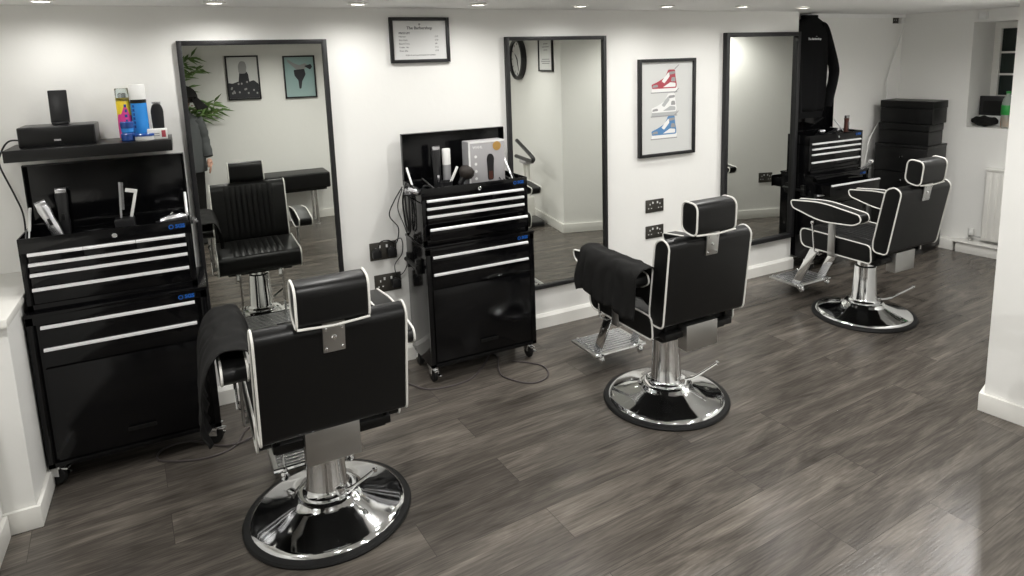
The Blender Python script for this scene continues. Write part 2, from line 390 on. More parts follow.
# price list
t, w, h, g = wall_frame('price_list', 'landscape black frame with a printed price list on the wall', 'framed sign', 1.024, 1.360, 1.69, 1.932, .022, .018, (.004, .010), ('sheet', M['paper']))
b = MB()
def line(txt, x, z, s, al='LEFT', bo=.0): text_into(b, txt, s, face_y(x, -.0104, z), 0, .0002, al, bo)
line('The Barbershop', 0, .185, .022, 'CENTER', .0003)
line('PRICE LIST', -.118, .158, .0135, 'LEFT', .0004)
for k, (a, p) in enumerate([('Haircut', '\u00a315'), ('Skin Fade', '\u00a318'), ('Beard Trim', '\u00a38'), ('Under 16s', '\u00a312'), ('Over 65s', '\u00a310')]):
    line(a, -.118, .140-k*.019, .0125); line(p, .085, .140-k*.019, .0125)
line('Walk ins and appointments are available', 0, .041, .0105, 'CENTER')
b.build('print', M['ink'], g, smooth=False)
b = MB(); b.lathe([(0, 0), (.006, 0), (.006, .0004), (0, .0004)], 12, mx=face_y(0, -.0104, .205)); b.build('emblem', M['greyink'], g, smooth=False)

# three-trainer print
t, w, h, g = wall_frame('picture_frame', 'portrait black frame with a print of three high-top trainers', 'picture', 2.655, 3.130, 1.020, 1.668, .028, .020, (.004, .012), ('sheet', M['mount']))
M['offwhite'] = mat('off_white_print', (.42, .43, .43), .7); bump(M['offwhite'], 20, .05)
def shoe(zc, main, sole, name):
    sc = .0056
    def P(px, pz, off): return (px*sc*1.0-.005, pz*sc, off)
    def poly(pts, mi, off, mb):
        mb.prism([(a*sc, c*sc) for a, c in round_poly(pts, 1.2, 3)], -.0125-off, -.0118, axis='y', mi=mi, mx=Matrix.Translation((.015, 0, zc)))
    mb = MB()
    poly([(-26, -9), (12, -9), (13, -4), (-25, -4)], 1, .0002, mb)            # sole
    poly([(-25, -5), (-26, 0), (-17, 3), (-6, 8), (-1, 17), (9, 17), (10, 8), (12, -1), (11, -5)], 0, .0004, mb)  # upper
    poly([(-11, 3.5), (-7, 1), (1, 9), (0, 14), (-2, 13)], 1, .0006, mb)        # lace panel
    poly([(-9, -3.5), (10, -3.5), (10, 1), (2, 2)], 1, .0006, mb)              # quarter panel
    poly([(3, 3), (10, 3), (9, 8), (4, 8)], 2, .0007, mb)
    poly([(0, 11), (9, 12), (9, 15), (0, 14.5)], 2, .0006, mb)
    poly([(-25, -3.6), (-16, -3), (-17, 0), (-24, -1)], 2, .0006, mb)
    poly([(8, 18), (15, 23), (15.6, 22.4), (9, 17)], 2, .0006, mb)             # pull tab tag
    poly([(-27, -10.2), (13, -10.2), (13, -9), (-27, -9)], 2, .0003, mb)
    o = mb.build(name, [main, sole, M['greyink']], g, smooth=False); return o
shoe(.480, M['red'], M['whiteprint'], 'red_trainer_print')
shoe(.322, M['whiteprint'], M['offwhite'], 'white_trainer_print')
shoe(.170, M['bluep'], M['whiteprint'], 'blue_trainer_print')

# ------------------------------------------------------------------ pictures behind the camera (seen in the mirrors)
def rear_frame(label, x0, x1, z0, z1, sheet):
    t = thing('picture_frame', label, 'picture', ((x0+x1)/2, RY, z0)); w = (x1-x0)/2; h = z1-z0; fw = .016
    b = MB()
    for q in ((-w, -w+fw, 0, h), (w-fw, w, 0, h), (-w+fw, w-fw, 0, fw), (-w+fw, w-fw, h-fw, h)): b.box(q[0], q[1], .001, .022, q[2], q[3], .0015)
    b.build('frame', M['frame'], t)
    b = MB(); b.box(-w+fw-.001, w-fw+.001, .004, .011, fw-.001, h-fw+.001); g = b.build('sheet', sheet, t, smooth=False)
    return t, g, w, h
t, g, w, h = rear_frame('black-framed monochrome print of a dark figure, reflected in the left mirror', .449, .77, 1.35, 1.805, M['mount'])
b = MB()
def rp(pts, mi=0, off=0., r=.01): b.prism(round_poly(pts, r, 3), .0105, .0125+off, axis='y', mi=mi)
rp([(-.144, .017), (.144, .017), (.144, .16), (.10, .20), (.05, .185), (-.05, .19), (-.11, .17), (-.144, .18)])
rp([(-.055, .14), (.06, .14), (.05, .27), (.02, .31), (-.03, .30)], 0, .0004, .02)
rp([(-.038, .27), (.030, .27), (.042, .34), (.028, .395), (-.018, .40), (-.042, .35)], 1, .0008, .02)
for k in range(14): 
    x = random.uniform(-.13, .13); z = random.uniform(.06, .19); b.prism(round_poly([(x-.008, z-.01), (x+.008, z-.01), (x+.008, z+.01), (x-.008, z+.01)], .006, 3), .0105, .0135, axis='y', mi=1)
b.build('figure_print', [M['ink'], M['greyink']], g, smooth=False)
t, g, w, h = rear_frame('black-framed teal print of a diving figure, reflected in the left mirror', 1.01, 1.34, 1.34, 1.792, M['teal'])
b = MB()
rp([(.10, .34), (.06, .37), (.0, .35), (-.05, .37), (-.115, .415), (-.12, .39), (-.07, .34), (-.03, .30), (.03, .29), (.12, .36)], 0, .0002)
rp([(-.06, .30), (.05, .31), (.06, .25), (.02, .18), (.005, .10), (-.015, .10), (-.02, .19), (-.055, .24)], 1, .0006)
rp([(.05, .34), (.11, .30), (.135, .33), (.12, .36)], 1, .0008)
b.build('figure_print', [M['greyink'], M['ink']], g, smooth=False)
# certificate frame and clock on the pillar wall
def on_pillar(s):  # s metres from the corner back towards the camera
    p = P1-D*s; return p
pm = lambda p: Matrix.Translation((p.x, p.y, 0)) @ Matrix(((-NN.x, -D.x, 0, 0), (-NN.y, -D.y, 0, 0), (0, 0, 1, 0), (0, 0, 0, 1)))   # local x: out of wall, local y: along
p = on_pillar(.36)
t = thing('certificate_frame', 'narrow black-framed certificate with an arched heading beside the wall clock', 'picture', (p.x, p.y, 1.56), PH+pi)
b = MB(); W2, H2, fw = .185, .335, .016
for q in ((-W2, -W2+fw, 0, H2), (W2-fw, W2, 0, H2), (-W2+fw, W2-fw, 0, fw), (-W2+fw, W2-fw, H2-fw, H2)): b.box(.001, .022, q[0], q[1], q[2], q[3], .0015)
b.build('frame', M['frame'], t)
b = MB(); b.box(.004, .011, -W2+fw-.001, W2-fw+.001, fw-.001, H2-fw+.001); g = b.build('sheet', M['paper'], t, smooth=False)
b = MB()
for z, ww in ((.27, .06), (.24, .09), (.21, .05), (.12, .10), (.10, .12), (.08, .10)): b.box(.0105, .0118, -ww, ww, z-.004, z+.004)
b.build('print', M['greyink'], g, smooth=False)
p = on_pillar(1.16)
t = thing('wall_clock', 'round wall clock with a thick black rim, seen in the middle mirror', 'clock', (p.x, p.y, 1.69), PH+pi)
rx = Matrix.Rotation(pi/2, 4, 'Y')
b = MB(); b.lathe([(.19, 0.001), (.225, .001), (.23, .03), (.222, .055), (.205, .062), (.188, .05), (.186, .03)], 48, mx=rx); b.build('rim', M['blackp'], t)
b = MB(); b.lathe([(0, .002), (.19, .002), (.19, .03), (0, .03)], 40, mx=rx); g = b.build('dial', M['paper'], t, smooth=False)
b = MB()
for k in range(12):
    a = k*pi/6; r0, r1 = .15, .175
    b.tube([(.031, r0*sin(a), r0*cos(a)), (.031, r1*sin(a), r1*cos(a))], .004, 6)
b.build('hour_marks', M['ink'], g)
for nm, a, r in (('hour_hand', radians(50), .09), ('minute_hand', radians(200), .14)):
    b = MB(); b.tube([(.034, 0, 0), (.034, r*sin(a), r*cos(a))], [.006, .002], 6); b.build(nm, M['ink'], t)

# ------------------------------------------------------------------ barber chair
def side_loop(prof, x, r=.0042, parent_mb=None):
    parent_mb.tube([(x, p[0], p[1]) for p in prof], r, 8, closed=True)
def flutes(mb, x0, x1, n, fn):
    # fluted pad: fn(x, v, lift) -> point
    nu = n*6
    mb.grid(lambda u, v: fn(x0+(x1-x0)*u, v, abs(sin(pi*n*u))**.6), nu, 10)
def make_chair(x, y, rz, zb, yb, rec, label, hd_dz=0., foot=0., lev=(.285, -.145)):
    t = thing('barber_chair', label, 'chair', (x, y, 0), rz, 'black barber chairs with white piping')
    # base
    b = MB(); b.lathe([(.283, .001), (.309, .001), (.311, .008), (.306, .017), (.292, .021), (.283, .019)], 72); b.build('base_rim', M['rubber'], t)
    b = MB(); b.lathe([(.284, .012), (.285, .021), (.279, .029), (.265, .034), (.20, .052), (.14, .072), (.125, .080), (.118, .090), (.110, .094), (.100, .096), (.0, .096)], 72); b.build('base_plate', M['chrome'], t)
    b = MB(); b.lathe([(.092, .095), (.092, .103), (.080, .110), (.074, .122), (.064, .33), (.058, .335), (.050, .336), (.048, .43), (0, .43)], 48); b.build('column', M['chrome'], t)
    for a in (.5, 2.1, 3.7, 5.2):
        pass
    b = MB(); b.tube(spline([(.03, -.068, .115), (.03+(lev[0]-.03)*.3, -.068+(lev[1]+.068)*.4, .118), (.03+(lev[0]-.03)*.6, -.068+(lev[1]+.068)*.7, .14), (lev[0], lev[1], .172)], 6), .0065, 8)
    b.lathe([(0, -.02), (.018, -.018), (.021, 0), (.018, .018), (0, .02)], 12, (.035, -.070, .113)); b.lathe([(0, -.011), (.009, -.008), (.011, 0), (.009, .008), (0, .011)], 10, (lev[0], lev[1], .172))
    b.build('pump_lever', M['chrome'], t)
    zs = zb-.50
    # seat frame
    b = MB(); b.box(-.19, .19, -.20, .22, .400+zs, .43+zs, .006); b.box(-.20, .20, -.235, -.19, .425+zs, .455+zs, .006); b.build('seat_frame', M['tooldark'], t)
    # hanging rear mechanism cover
    b = MB(); b.box(-.10, .083, -.262, -.20, .362+zs, .485+zs, .004); b.build('rear_cover_plate', M['steel'], t)
    # seat
    sp = round_poly([(-.20, .425), (.30, .425), (.315, .545), (-.19, .535)], [.03, .045, .05, .03], 6)
    sp = [(a, c+zs) for a, c in sp]
    b = MB(); b.prism(sp, -.243, .243, bev=.010, seg=3); st = b.build('seat', M['leather'], t, ang=50)
    for xx in (-.243, .243): b = MB(); side_loop(sp, xx, parent_mb=b); b.build('piping', M['piping'], st)
    b = MB()
    def sf(xx, v, l): 
        yy = -.17+.46*v; e = min(1, v*8, (1-v)*8); return (xx, yy, .536+zs+.010*(yy+.19)/.5+.010*l*max(e, 0)**.5)
    flutes(b, -.15, .15, 8, sf); b.build('fluted_pad', M['leather'], st, ang=80)
    # backrest frame transform
    B = Matrix.Translation((0, -yb, zb)) @ Matrix.Rotation(rec, 4, 'X')   # local y forward, z up the back
    bp = round_poly([(0, 0), (.085, -.01), (.100, .04), (.095, .375), (.045, .408), (0, .388)], [.03, .03, .05, .03, .03, .03], 6)
    b = MB(); b.prism(bp, -.239, .239, bev=.010, seg=3, mx=B); bk = b.build('backrest', M['leather'], t, ang=50)
    for xx in (-.239, .239): b = MB(); b.tube([B @ Vector((xx, p[0], p[1])) for p in bp], .0042, 8, closed=True); b.build('piping', M['piping'], bk)
    b = MB()
    def bf(xx, v, l):
        z = .02+.36*v; e = min(1, v*8, (1-v)*8); return B @ Vector((xx, .096+.010*l*max(e, 0)**.5, z))
    flutes(b, -.155, .155, 9, bf); b.build('fluted_pad', M['leather'], bk, ang=80)
    # backrest mount plates
    for xx in (-.18, .18): b = MB(); b.bar((xx, -.19, .42+zs), B @ Vector((xx, .06, .03)), .03, .012); b.build('back_hinge', M['tooldark'], t)
    # headrest + bracket
    B0 = B; B = B @ Matrix.Translation((0, 0, hd_dz))
    hp = round_poly([(-.022, .415), (.075, .420), (.085, .555), (-.012, .560)], .038, 6)
    b = MB(); b.prism(hp, -.112, .112, bev=.010, seg=3, mx=B); hd = b.build('headrest', M['leather'], t, ang=50)
    for xx in (-.112, .112): b = MB(); b.tube([B @ Vector((xx, p[0], p[1])) for p in hp], .0042, 8, closed=True); b.build('piping', M['piping'], hd)
    b = MB(); b.tube([B @ Vector(q) for q in ((-.112, -.022, .425), (0, -.0225, .418), (.112, -.022, .425))], .0042, 8)
    b.build('lower_piping', M['piping'], hd)
    b = MB(); b.box(-.035, .035, -.007, 0.002, .315, .425, .003, mx=B); br = b.build('headrest_bracket', M['steel'], t)
    b = MB()
    for xx, zz, r in ((-.025, .33, .005), (.025, .33, .005), (-.025, .40, .005), (.025, .40, .005), (0, .367, .009)):
        b.lathe([(0, -.004), (r*.7, -.0035), (r, 0), (r, .002), (0, .002)], 12, mx=B @ Matrix.Translation((xx, -.008, zz)) @ Matrix.Rotation(-pi/2, 4, 'X'))
    b.build('screws', M['chrome'], br)
    # armrests
    ap = round_poly([(.330, .745), (.10, .770), (-.165, .738), (-.178, .700), (-.13, .668), (.10, .648), (.315, .700)], [.022, .08, .035, .035, .03, .08, .022], 6)
    ap = [(a, c+zs-.01) for a, c in ap]
    for sx in (-1, 1):
        x0, x1 = sorted((sx*.245, sx*.325))
        b = MB(); b.prism(ap, x0, x1, bev=.006, seg=3); a = b.build('armrest', M['leather'], t, ang=50)
        for xx in (x0, x1): b = MB(); side_loop(ap, xx, parent_mb=b); b.build('piping', M['piping'], a)
        b = MB(); b.box(sx*.262-.004, sx*.262+.004, .035, .085, .44+zs, .66+zs, .002); b.box(min(sx*.20, sx*.266), max(sx*.20, sx*.266), .035, .085, .412+zs, .424+zs, .002); b.box(sx*.262-.004, sx*.262+.004, .035, .085, .412+zs, .45+zs, .002)
        b.build('arm_post', M['steel'], t)
        b = MB(); b.prism([(.235, .43+zs), (.295, .43+zs), (.455-foot, .112), (.395-foot, .112)], sx*.125-.006, sx*.125+.006, bev=.002); b.box(sx*.125-.022, sx*.125+.006, .235, .25, .36, .425+zs, .002); b.build('footrest_arm', M['chrome'], t)
    # side rod
    b = MB(); b.tube([(-.10, .16, .41+zs), (-.24, .17, .40+zs), (-.272, .175, .42+zs), (-.275, .195, .60+zs)], .006, 8); b.lathe([(0, -.012), (.009, -.009), (.011, 0), (.009, .009), (0, .012)], 10, (-.275, .196, .605+zs)); b.build('recline_lever', M['chrome'], t)
    # footrest
    b = MB(); b.box(-.168, .168, .385, .625, .098, .112, .004)
    fr = b.build('footrest', M['steel'], t, loc=(0, -foot, 0))
    b = MB()
    for k in range(9): 
        yy = .402+k*.025; b.box(-.150, .150, yy, yy+.011, .1125, .1165, .0015)
    b.build('tread', M['silver'], fr)
    b = MB()
    for xx in (-.125, .125): b.tube([(xx, .37, .105), (xx, .63, .105)], .010, 8)
    b.tube([(-.168, .385, .105), (.168, .385, .105)], .010, 8); b.build('rail', M['chrome'], fr)
    for xx in (-.13, .13):
        b = MB(); b.lathe([(0, -.024), (.012, -.022), (.018, -.010), (.018, .002), (.012, .014), (0, .016)], 14, (xx, .375, .088)); b.build('rubber_foot', M['chrome'], fr)
    return t
make_chair(.352, 2.438, radians(.8), .498, .309, .16, 'black barber chair nearest the camera with white piping and a cape on its left arm', -.014, .19, (.16, -.10))
make_chair(2.005, 2.455, radians(.6), .508, .264, .105, 'middle black barber chair with white piping in front of the trainer print', 0, 0, (.235, -.11))
make_chair(3.777, 2.652, radians(.7), .506, .291, .172, 'farthest black barber chair with white piping beside the stacked black boxes')

# ------------------------------------------------------------------ capes over arms
def cape(name, label, x, y, path, y0, y1, folds, seed, skew=0.):
    # path: list of (x,z) cross section over the arm
    P = spline([(p[0], 0, p[1]) for p in path], 10); n = len(P)-1
    def fn(u, v):
        i = u*n; k = min(int(i), n-1); f = i-k; q = P[k].lerp(P[k+1], f)
        yy = y0+(y1-y0)*v
        edge = abs(u-.5)*2
        hang = max(0, edge-.25)/.75
        w = .010*hang*sin(folds*v*2*pi+seed+u*3) + .012*noise.noise(Vector((u*5+seed, v*6, seed)))
        sgn = -1 if u < .5 else 1
        q2 = Vector((q.x+sgn*abs(w)*1.2+skew*0, yy+.02*noise.noise(Vector((seed, u*4, v*3)))+skew*hang*(1 if u < .5 else 0), q.z+.006*noise.noise(Vector((v*9, u*9, seed)))))
        if hang > .5: q2.z += .05*noise.noise(Vector((v*3+seed, seed, 0)))*(hang-.5)*2
        return q2
    b = MB(); b.grid(fn, 44, 40)
    o = b.build(name, M['cloth'], loc=(x, y, 0), ang=80)
    m = o.modifiers.new('thick', 'SOLIDIFY'); m.thickness = .004; m.offset = 1
    return tag(o, label, 'cape')
cape('barber_cape', 'black barber cape draped over the left arm of the middle chair', 2.005, 2.455,
     [(-.352, .565), (-.350, .64), (-.345, .73), (-.325, .776), (-.285, .783), (-.245, .776), (-.228, .72), (-.225, .62), (-.205, .58)], -.225, .245, 3, 2.)
cape('barber_cape', 'black barber cape hanging from the left arm of the nearest chair', .352, 2.438,
     [(-.365, .46), (-.385, .52), (-.385, .60), (-.370, .70), (-.340, .760), (-.30, .775), (-.243, .768), (-.224, .70), (-.220, .62)], -.15, .33, 2.5, 5.)

# ------------------------------------------------------------------ tool chest + roller cabinet
def logo(parent, x, y, z):
    b = MB(); b.prism(round_poly([(-.030, -.010), (.030, -.010), (.034, .010), (-.026, .010)], .004, 3), -.0012, 0, axis='y', mx=Matrix.Translation((x, y, z)))
    o = b.build('badge', M['tooldark'], parent, smooth=False)
    b = MB(); b.lathe([(.0065, -.0004), (.0095, -.0004), (.0095, .0006), (.0065, .0006)], 16, mx=face_y(x-.024, y-.0018, z))
    text_into(b, 'SGS', .022, face_y(x+.010, y-.0018, z), 0, .0005, 'CENTER', .0008); b.build('lettering', M['blue'], o, smooth=False)
def drawer(parent, x0, x1, z0, z1, y, out=0., hx0=None, hx1=None):
    b = MB(); b.box(x0, x1, y-out-.006, y-out, z0, z1, .0015)
    if out > .01: 
        b.box(x0+.012, x0+.018, y-out, y+.25-out*.5, z0+.005, z1-.012); b.box(x1-.018, x1-.012, y-out, y+.25-out*.5, z0+.005, z1-.012); b.box(x0+.012, x1-.012, y-out, y+.2, z0+.004, z0+.008)
    d = b.build('drawer', M['tool'], parent)
    b = MB(); b.prism([(y-out-.018, z1-.010), (y-out-.0065, z1-.010), (y-out-.0065, z1+.0015), (y-out-.012, z1+.0015), (y-out-.018, z1-.002)], hx0 or x0, hx1 or x1); b.build('handle', M['alu'], d, ang=30)
    return d
def roller_cabinet(x, y, label, out=(0, 0), content=None, W=.312, swv=0.):
    t = thing('roller_cabinet', label, 'tool cabinet', (x, y, 0), group='black roller tool cabinets')
    Dp = .335
    b = MB(); b.box(-W, W, .012, Dp, .098, .745, .004); b.box(-W-.004, W+.004, -.004, Dp+.002, .745, .760, .004); b.box(-W, -W+.026, 0, .0125, .098, .745, .002); b.box(W-.026, W, 0, .0125, .098, .745, .002); b.box(-W, W, 0, .0125, .098, .118, .002); b.box(-W, W, 0, .0125, .712, .745, .002)
    b.build('body', M['tool'], t)
    drawer(t, -.282, .282, .615, .704, .006, out[0], -.275, .272); drawer(t, -.282, .282, .532, .611, .006, out[1], -.275, .272)
    b = MB(); b.box(-.282, .282, -.001, .011, .126, .524, .003); d = b.build('door', M['tool'], t)
    b = MB(); b.box(-.03, .075, -.007, -.0015, .182, .200, .003); b.box(-.025, .07, -.012, -.007, .196, .202, .002); b.build('pull', M['tooldark'], d)
    logo(t, .245, -.0005, .729)
    if W < .32: b = MB(); b.box(-W-.030, -W-.002, .07, .10, .60, .68, .003); b.box(-W-.030, -W-.002, .22, .25, .60, .68, .003); b.tube([(-W-.028, .06, .64), (-W-.028, .26, .64)], .012, 10); b.build('side_handle', M['tooldark'], t)
    for sx, yy, st in ((-1, .045, 1), (1, .045, 1), (-1, Dp-.06, 0), (1, Dp-.06, 0)):
        xx = sx*(W-.025)
        b = MB(); b.box(xx-.026, xx+.026, yy-.026, yy+.026, .0925, .0975, .002); b.box(xx-.020, xx-.015, yy-.012, yy+.03, .045, .093, .002); b.box(xx+.015, xx+.020, yy-.012, yy+.03, .045, .093, .002); b.box(xx-.02, xx+.02, yy-.018, yy+.02, .078, .093, .003)
        if st: b.box(xx-.012, xx+.012, yy-.045, yy-.010, .072, .080, .003); b.box(xx+.019, xx+.032, yy-.03, yy+.0, .035, .045, .003)
        c = b.build('caster', M['chrome'], t)
        Rz = Matrix.Translation((xx, yy, 0)) @ Matrix.Rotation(swv*st, 4, 'Z') @ Matrix.Translation((-xx, -yy, 0)); c.data.transform(Rz)
        b = MB(); b.lathe([(0, -.0115), (.038, -.0115), (.0425, -.007), (.0435, 0), (.0425, .007), (.038, .0115), (0, .0115)], 28, (xx, yy+.012, .0445), mx=Matrix.Rotation(pi/2, 4, 'Y')); b.build('wheel', M['rubber'], c).data.transform(Rz)
    return t
def tool_chest(x, y, z, label, out=0.):
    t = thing('tool_chest', label, 'tool chest', (x, y, z), group='black tool chests with raised lids')
    W = .302; Dp = .30; H = .298
    b = MB()
    b.box(-W, W, .012, Dp, 0, .232, .003)                               # drawer block
    b.box(-W, -W+.006, 0.0, Dp, .22, H, .002); b.box(W-.006, W, 0, Dp, .22, H, .002); b.box(-W, W, 0, .008, .236, H, .003); b.box(-W, W, Dp-.006, Dp, .22, H, .002)
    b.box(-W, -W+.022, 0, .0125, 0, .24, .002); b.box(W-.022, W, 0, .0125, 0, .24, .002); b.box(-W, W, 0, .0125, 0, .028, .002)
    b.build('body', M['tool'], t)
    w3 = (.552)/3
    for k in range(3): drawer(t, -.276+k*w3+.001, -.276+(k+1)*w3-.001, .200, .237, .006)
    drawer(t, -.276, .276, .160, .196, .006); drawer(t, -.276, .276, .100, .154, .006); drawer(t, -.276, .276, .030, .094, .006, out)
    b = MB(); b.lathe([(0, -.006), (.007, -.006), (.010, -.003), (.010, 0), (0, 0)], 16, (.02, .0, .268), mx=Matrix.Rotation(-pi/2, 4, 'X')); b.box(.019, .021, -.0068, -.005, .263, .273); b.build('lock', M['chrome'], t)
    logo(t, .250, -.0005, .274)
    # lid standing open
    b = MB(); b.box(-W, W, Dp+.002, Dp+.010, .272, .552, .002); b.box(-W, -W+.006, Dp-.022, Dp+.004, .30, .552, .002); b.box(W-.006, W, Dp-.022, Dp+.004, .30, .552, .002); b.box(-W, W, Dp-.022, Dp+.004, .546, .552, .002)
    b.build('lid', M['tool'], t)
    for sx in (-1, 1):
        b = MB(); b.tube([(sx*(W-.012), Dp-.15, .262), (sx*(W-.012), Dp-.04, .372)], .0035, 8); b.tube([(sx*(W-.012), Dp-.12, .292), (sx*(W-.012), Dp-.04, .372)], .006, 8); b.build('lid_stay', M['whitep'] if sx < 0 else M['alu'], t)
    return t
roller_cabinet(-.302, 3.128, 'black roller cabinet at the far left under the shelf, below a tool chest', W=.322, swv=radians(62))
tool_chest(-.312, 3.150, .7615, 'open black tool chest below the shelf with the speaker')
roller_cabinet(1.345, 3.17, 'black roller cabinet left of the middle mirror, under the chest with the boxed clipper')
tool_chest(1.333, 3.186, .7615, 'open black tool chest holding the boxed clipper, left of the middle mirror', .035)
roller_cabinet(4.478, 3.385, 'black roller cabinet in the recess with its top drawer pulled out', (.12, 0))
tool_chest(4.468, 3.44, .7615, 'open black tool chest in the recess under the hanging sweatshirt')
# fillers: (third chest's contents below)

# ------------------------------------------------------------------ wall shelf and what stands on it
b = MB(); b.box(-.645, -.048, 3.30, WY-.001, 1.343, 1.392, .003)
tag(b.build('wall_shelf', M['tooldark']), 'thick black floating wall shelf above the left tool chest', 'shelf')
ZS = 1.3925
t = thing('speaker', 'long glossy black speaker box lying on the wall shelf', 'speaker', (-.465, 3.45, ZS))
b = MB(); b.box(-.135, .135, -.085, .085, 0, .083, .006); b.build('body', M['blackp'], t)
b = MB(); b.box(-.13, .13, -.0875, -.0855, .006, .077, .001); g = b.build('grille', M['tooldark'], t)
b = MB(); b.box(-.012, .012, -.0885, -.0876, .021, .029, .0003); b.build('badge', M['silver'], g, smooth=False)
t = thing('tablet', 'black tablet standing upright on top of the long speaker', 'tablet', (-.458, 3.455, ZS+.0835))
b = MB(); b.box(-.034, .034, -.006, .006, .006, .145, .005, mx=Matrix.Rotation(radians(-6), 4, 'X')); b.build('body', M['blackp'], t)
b = MB(); b.box(-.030, .030, -.020, .030, 0, .010, .003); b.build('stand_foot', M['blackp'], t)
def can(name, label, cat, x, y, z, prof, mats, bands, group=None):
    t = thing(name, label, cat, (x, y, z), group=group)
    for nm, pr, m in bands:
        b = MB(); b.lathe(pr, 28); b.build(nm, m, t)
    return t
t = can('spray_can', 'yellow and pink aerosol can with a clear cap on the wall shelf', 'spray can', -.222, 3.44, ZS, None, None,
    [('body', [(0, 0), (.024, 0), (.0265, .003), (.0265, .165), (.022, .178), (.014, .184), (0, .184)], M['yellow']),
     ('nozzle', [(0, .184), (.008, .184), (.008, .200), (.005, .204), (0, .204)], M['silver']),
     ('clear_cap', [(.0262, .170), (.0262, .222), (.025, .226), (0, .226), (0, .224), (.0235, .224), (.025, .220), (.025, .170)], M['glass'])])
b = MB()
# pink label wraps with a slanting splash edge
def lab(u, v):
    a = -pi*.95+u*1.9*pi; top = .105+.035*sin(a*1.5+1.2)+.012*sin(a*5)
    return (.0269*cos(a-pi/2), .0269*sin(a-pi/2), .008+(top-.008)*v)
b.grid(lab, 48, 2); b.build('pink_label', M['pink'], t)
b = MB()
for k in range(5): b.box(.024+.0035, .0285, -.006+.002*(k%2), .004, .055+k*.022, .068+k*.022, mx=Matrix.Rotation(-pi/2+.35, 4, 'Z'))
b.build('printed_marks', M['navy'], t, smooth=False)
t = can('spray_can', 'sky blue aerosol can with a white cap on the wall shelf', 'spray can', -.163, 3.44, ZS, None, None,
    [('body', [(0, 0), (.029, 0), (.032, .003), (.032, .160), (.030, .172), (0, .172)], M['skyblue']),
     ('collar', [(.0322, .158), (.0322, .172), (.030, .174), (0, .174)], M['tooldark']),
     ('cap', [(0, .174), (.031, .174), (.0315, .236), (.029, .240), (0, .240)], M['whitep'])])
b = MB()
for k in range(6): b.box(.0318, .0328, -.005+.002*(k%2), .005, .05+k*.018, .061+k*.018, mx=Matrix.Rotation(-pi/2-.7, 4, 'Z'))
b.build('printed_marks', M['navy'], t, smooth=False)
t = can('styling_jar', 'small navy blue styling jar at the front of the wall shelf', 'jar', -.212, 3.365, ZS, None, None,
    [('body', [(0, 0), (.024, 0), (.027, .004), (.027, .030), (.022, .036), (0, .036)], M['navy']),
     ('middle_band', [(0, .036), (.020, .036), (.024, .040), (.024, .056), (0, .056)], M['skyblue']),
     ('lid', [(0, .056), (.025, .056), (.026, .060), (.026, .080), (.023, .084), (0, .084)], M['navy'])])
t = can('round_tin', 'flat white tin with a blue lid at the front of the wall shelf', 'tin', -.150, 3.355, ZS, None, None,
    [('body', [(0, 0), (.036, 0), (.038, .003), (.038, .018), (0, .018)], M['whitep']), ('lid', [(0, .018), (.0395, .018), (.0395, .026), (.037, .029), (0, .029)], M['navy'])])
t = thing('clipper', 'black hair clipper standing on end at the right of the wall shelf', 'hair clipper', (-.095, 3.47, ZS))
b = MB(); b.prism(round_poly([(-.022, 0), (.022, 0), (.026, .12), (.016, .15), (-.016, .15), (-.026, .12)], .012, 4), -.018, .018, axis='y', bev=.005); b.build('body', M['blackp'], t)
b = MB(); b.box(-.018, .018, -.008, .008, .1505, .158, .001); b.build('blade', M['silver'], t)
t = thing('small_box', 'small white carton with a red label at the right end of the wall shelf', 'box', (-.098, 3.365, ZS))
b = MB(); b.box(-.040, .036, -.022, .022, 0, .045, .002); g = b.build('carton', M['whitep'], t)
b = MB(); b.box(.014, .030, -.0228, -.0215, .008, .038, .0005); b.build('label', M['red'], g); 
b = MB(); b.box(-.032, .006, -.0228, -.0215, .014, .018); b.box(-.032, .006, -.0228, -.0215, .024, .028); b.build('printed_lines', M['greyink'], g)

# ------------------------------------------------------------------ contents of the left chest (y 3.16..3.45, floor z = .7615+.232)
ZT = .7615+.2325
def clipper(name, label, x, y, z, tilt, m1, m2, L=.17, az=0., group=None, cat='hair clipper', roll=0.):
    t = thing(name, label, cat, (x, y, z), group=group); t.rotation_euler = (tilt, roll, az)
    b = MB(); b.lathe([(0, 0), (.014, .002), (.018, .02), (.020, .06), (.018, .10), (.022, L-.03), (.020, L-.012), (0, L-.010)], 20, mx=Matrix.Diagonal((1.1, .85, 1, 1))); b.build('body', m1, t)
    b = MB(); b.box(-.020, .020, -.011, .006, L-.014, L+.004, .002); 
    for k in range(9): b.box(-.018+k*.0045-.001, -.018+k*.0045+.001, -.010, -.007, L+.003, L+.010)
    b.build('blade', M['silver'], t)
    b = MB(); b.box(-.006, .006, -.020, -.012, .07, .10, .002); b.build('switch', m2, t)
    return t
clipper('clipper', 'silver hair clipper leaning in the left end of the chest under the shelf', -.500, 3.34, ZT+.006, radians(-6), M['silver'], M['blackp'], .17, 0., None, 'hair clipper', -.33)
t = clipper('clipper', 'black hair clipper leaning on the raised lid behind the silver clipper', -.490, 3.415, ZT+.004, radians(-3), M['blackp'], M['tooldark'], .20)
t = thing('comb_cup', 'black pot holding combs and a razor in the left chest', 'pot', (-.262, 3.33, ZT))
b = MB(); b.box(-.038, .038, -.028, .028, 0, .070, .006); b.box(-.034, .034, -.024, .024, .04, .071); b.build('pot', M['blackp'], t)
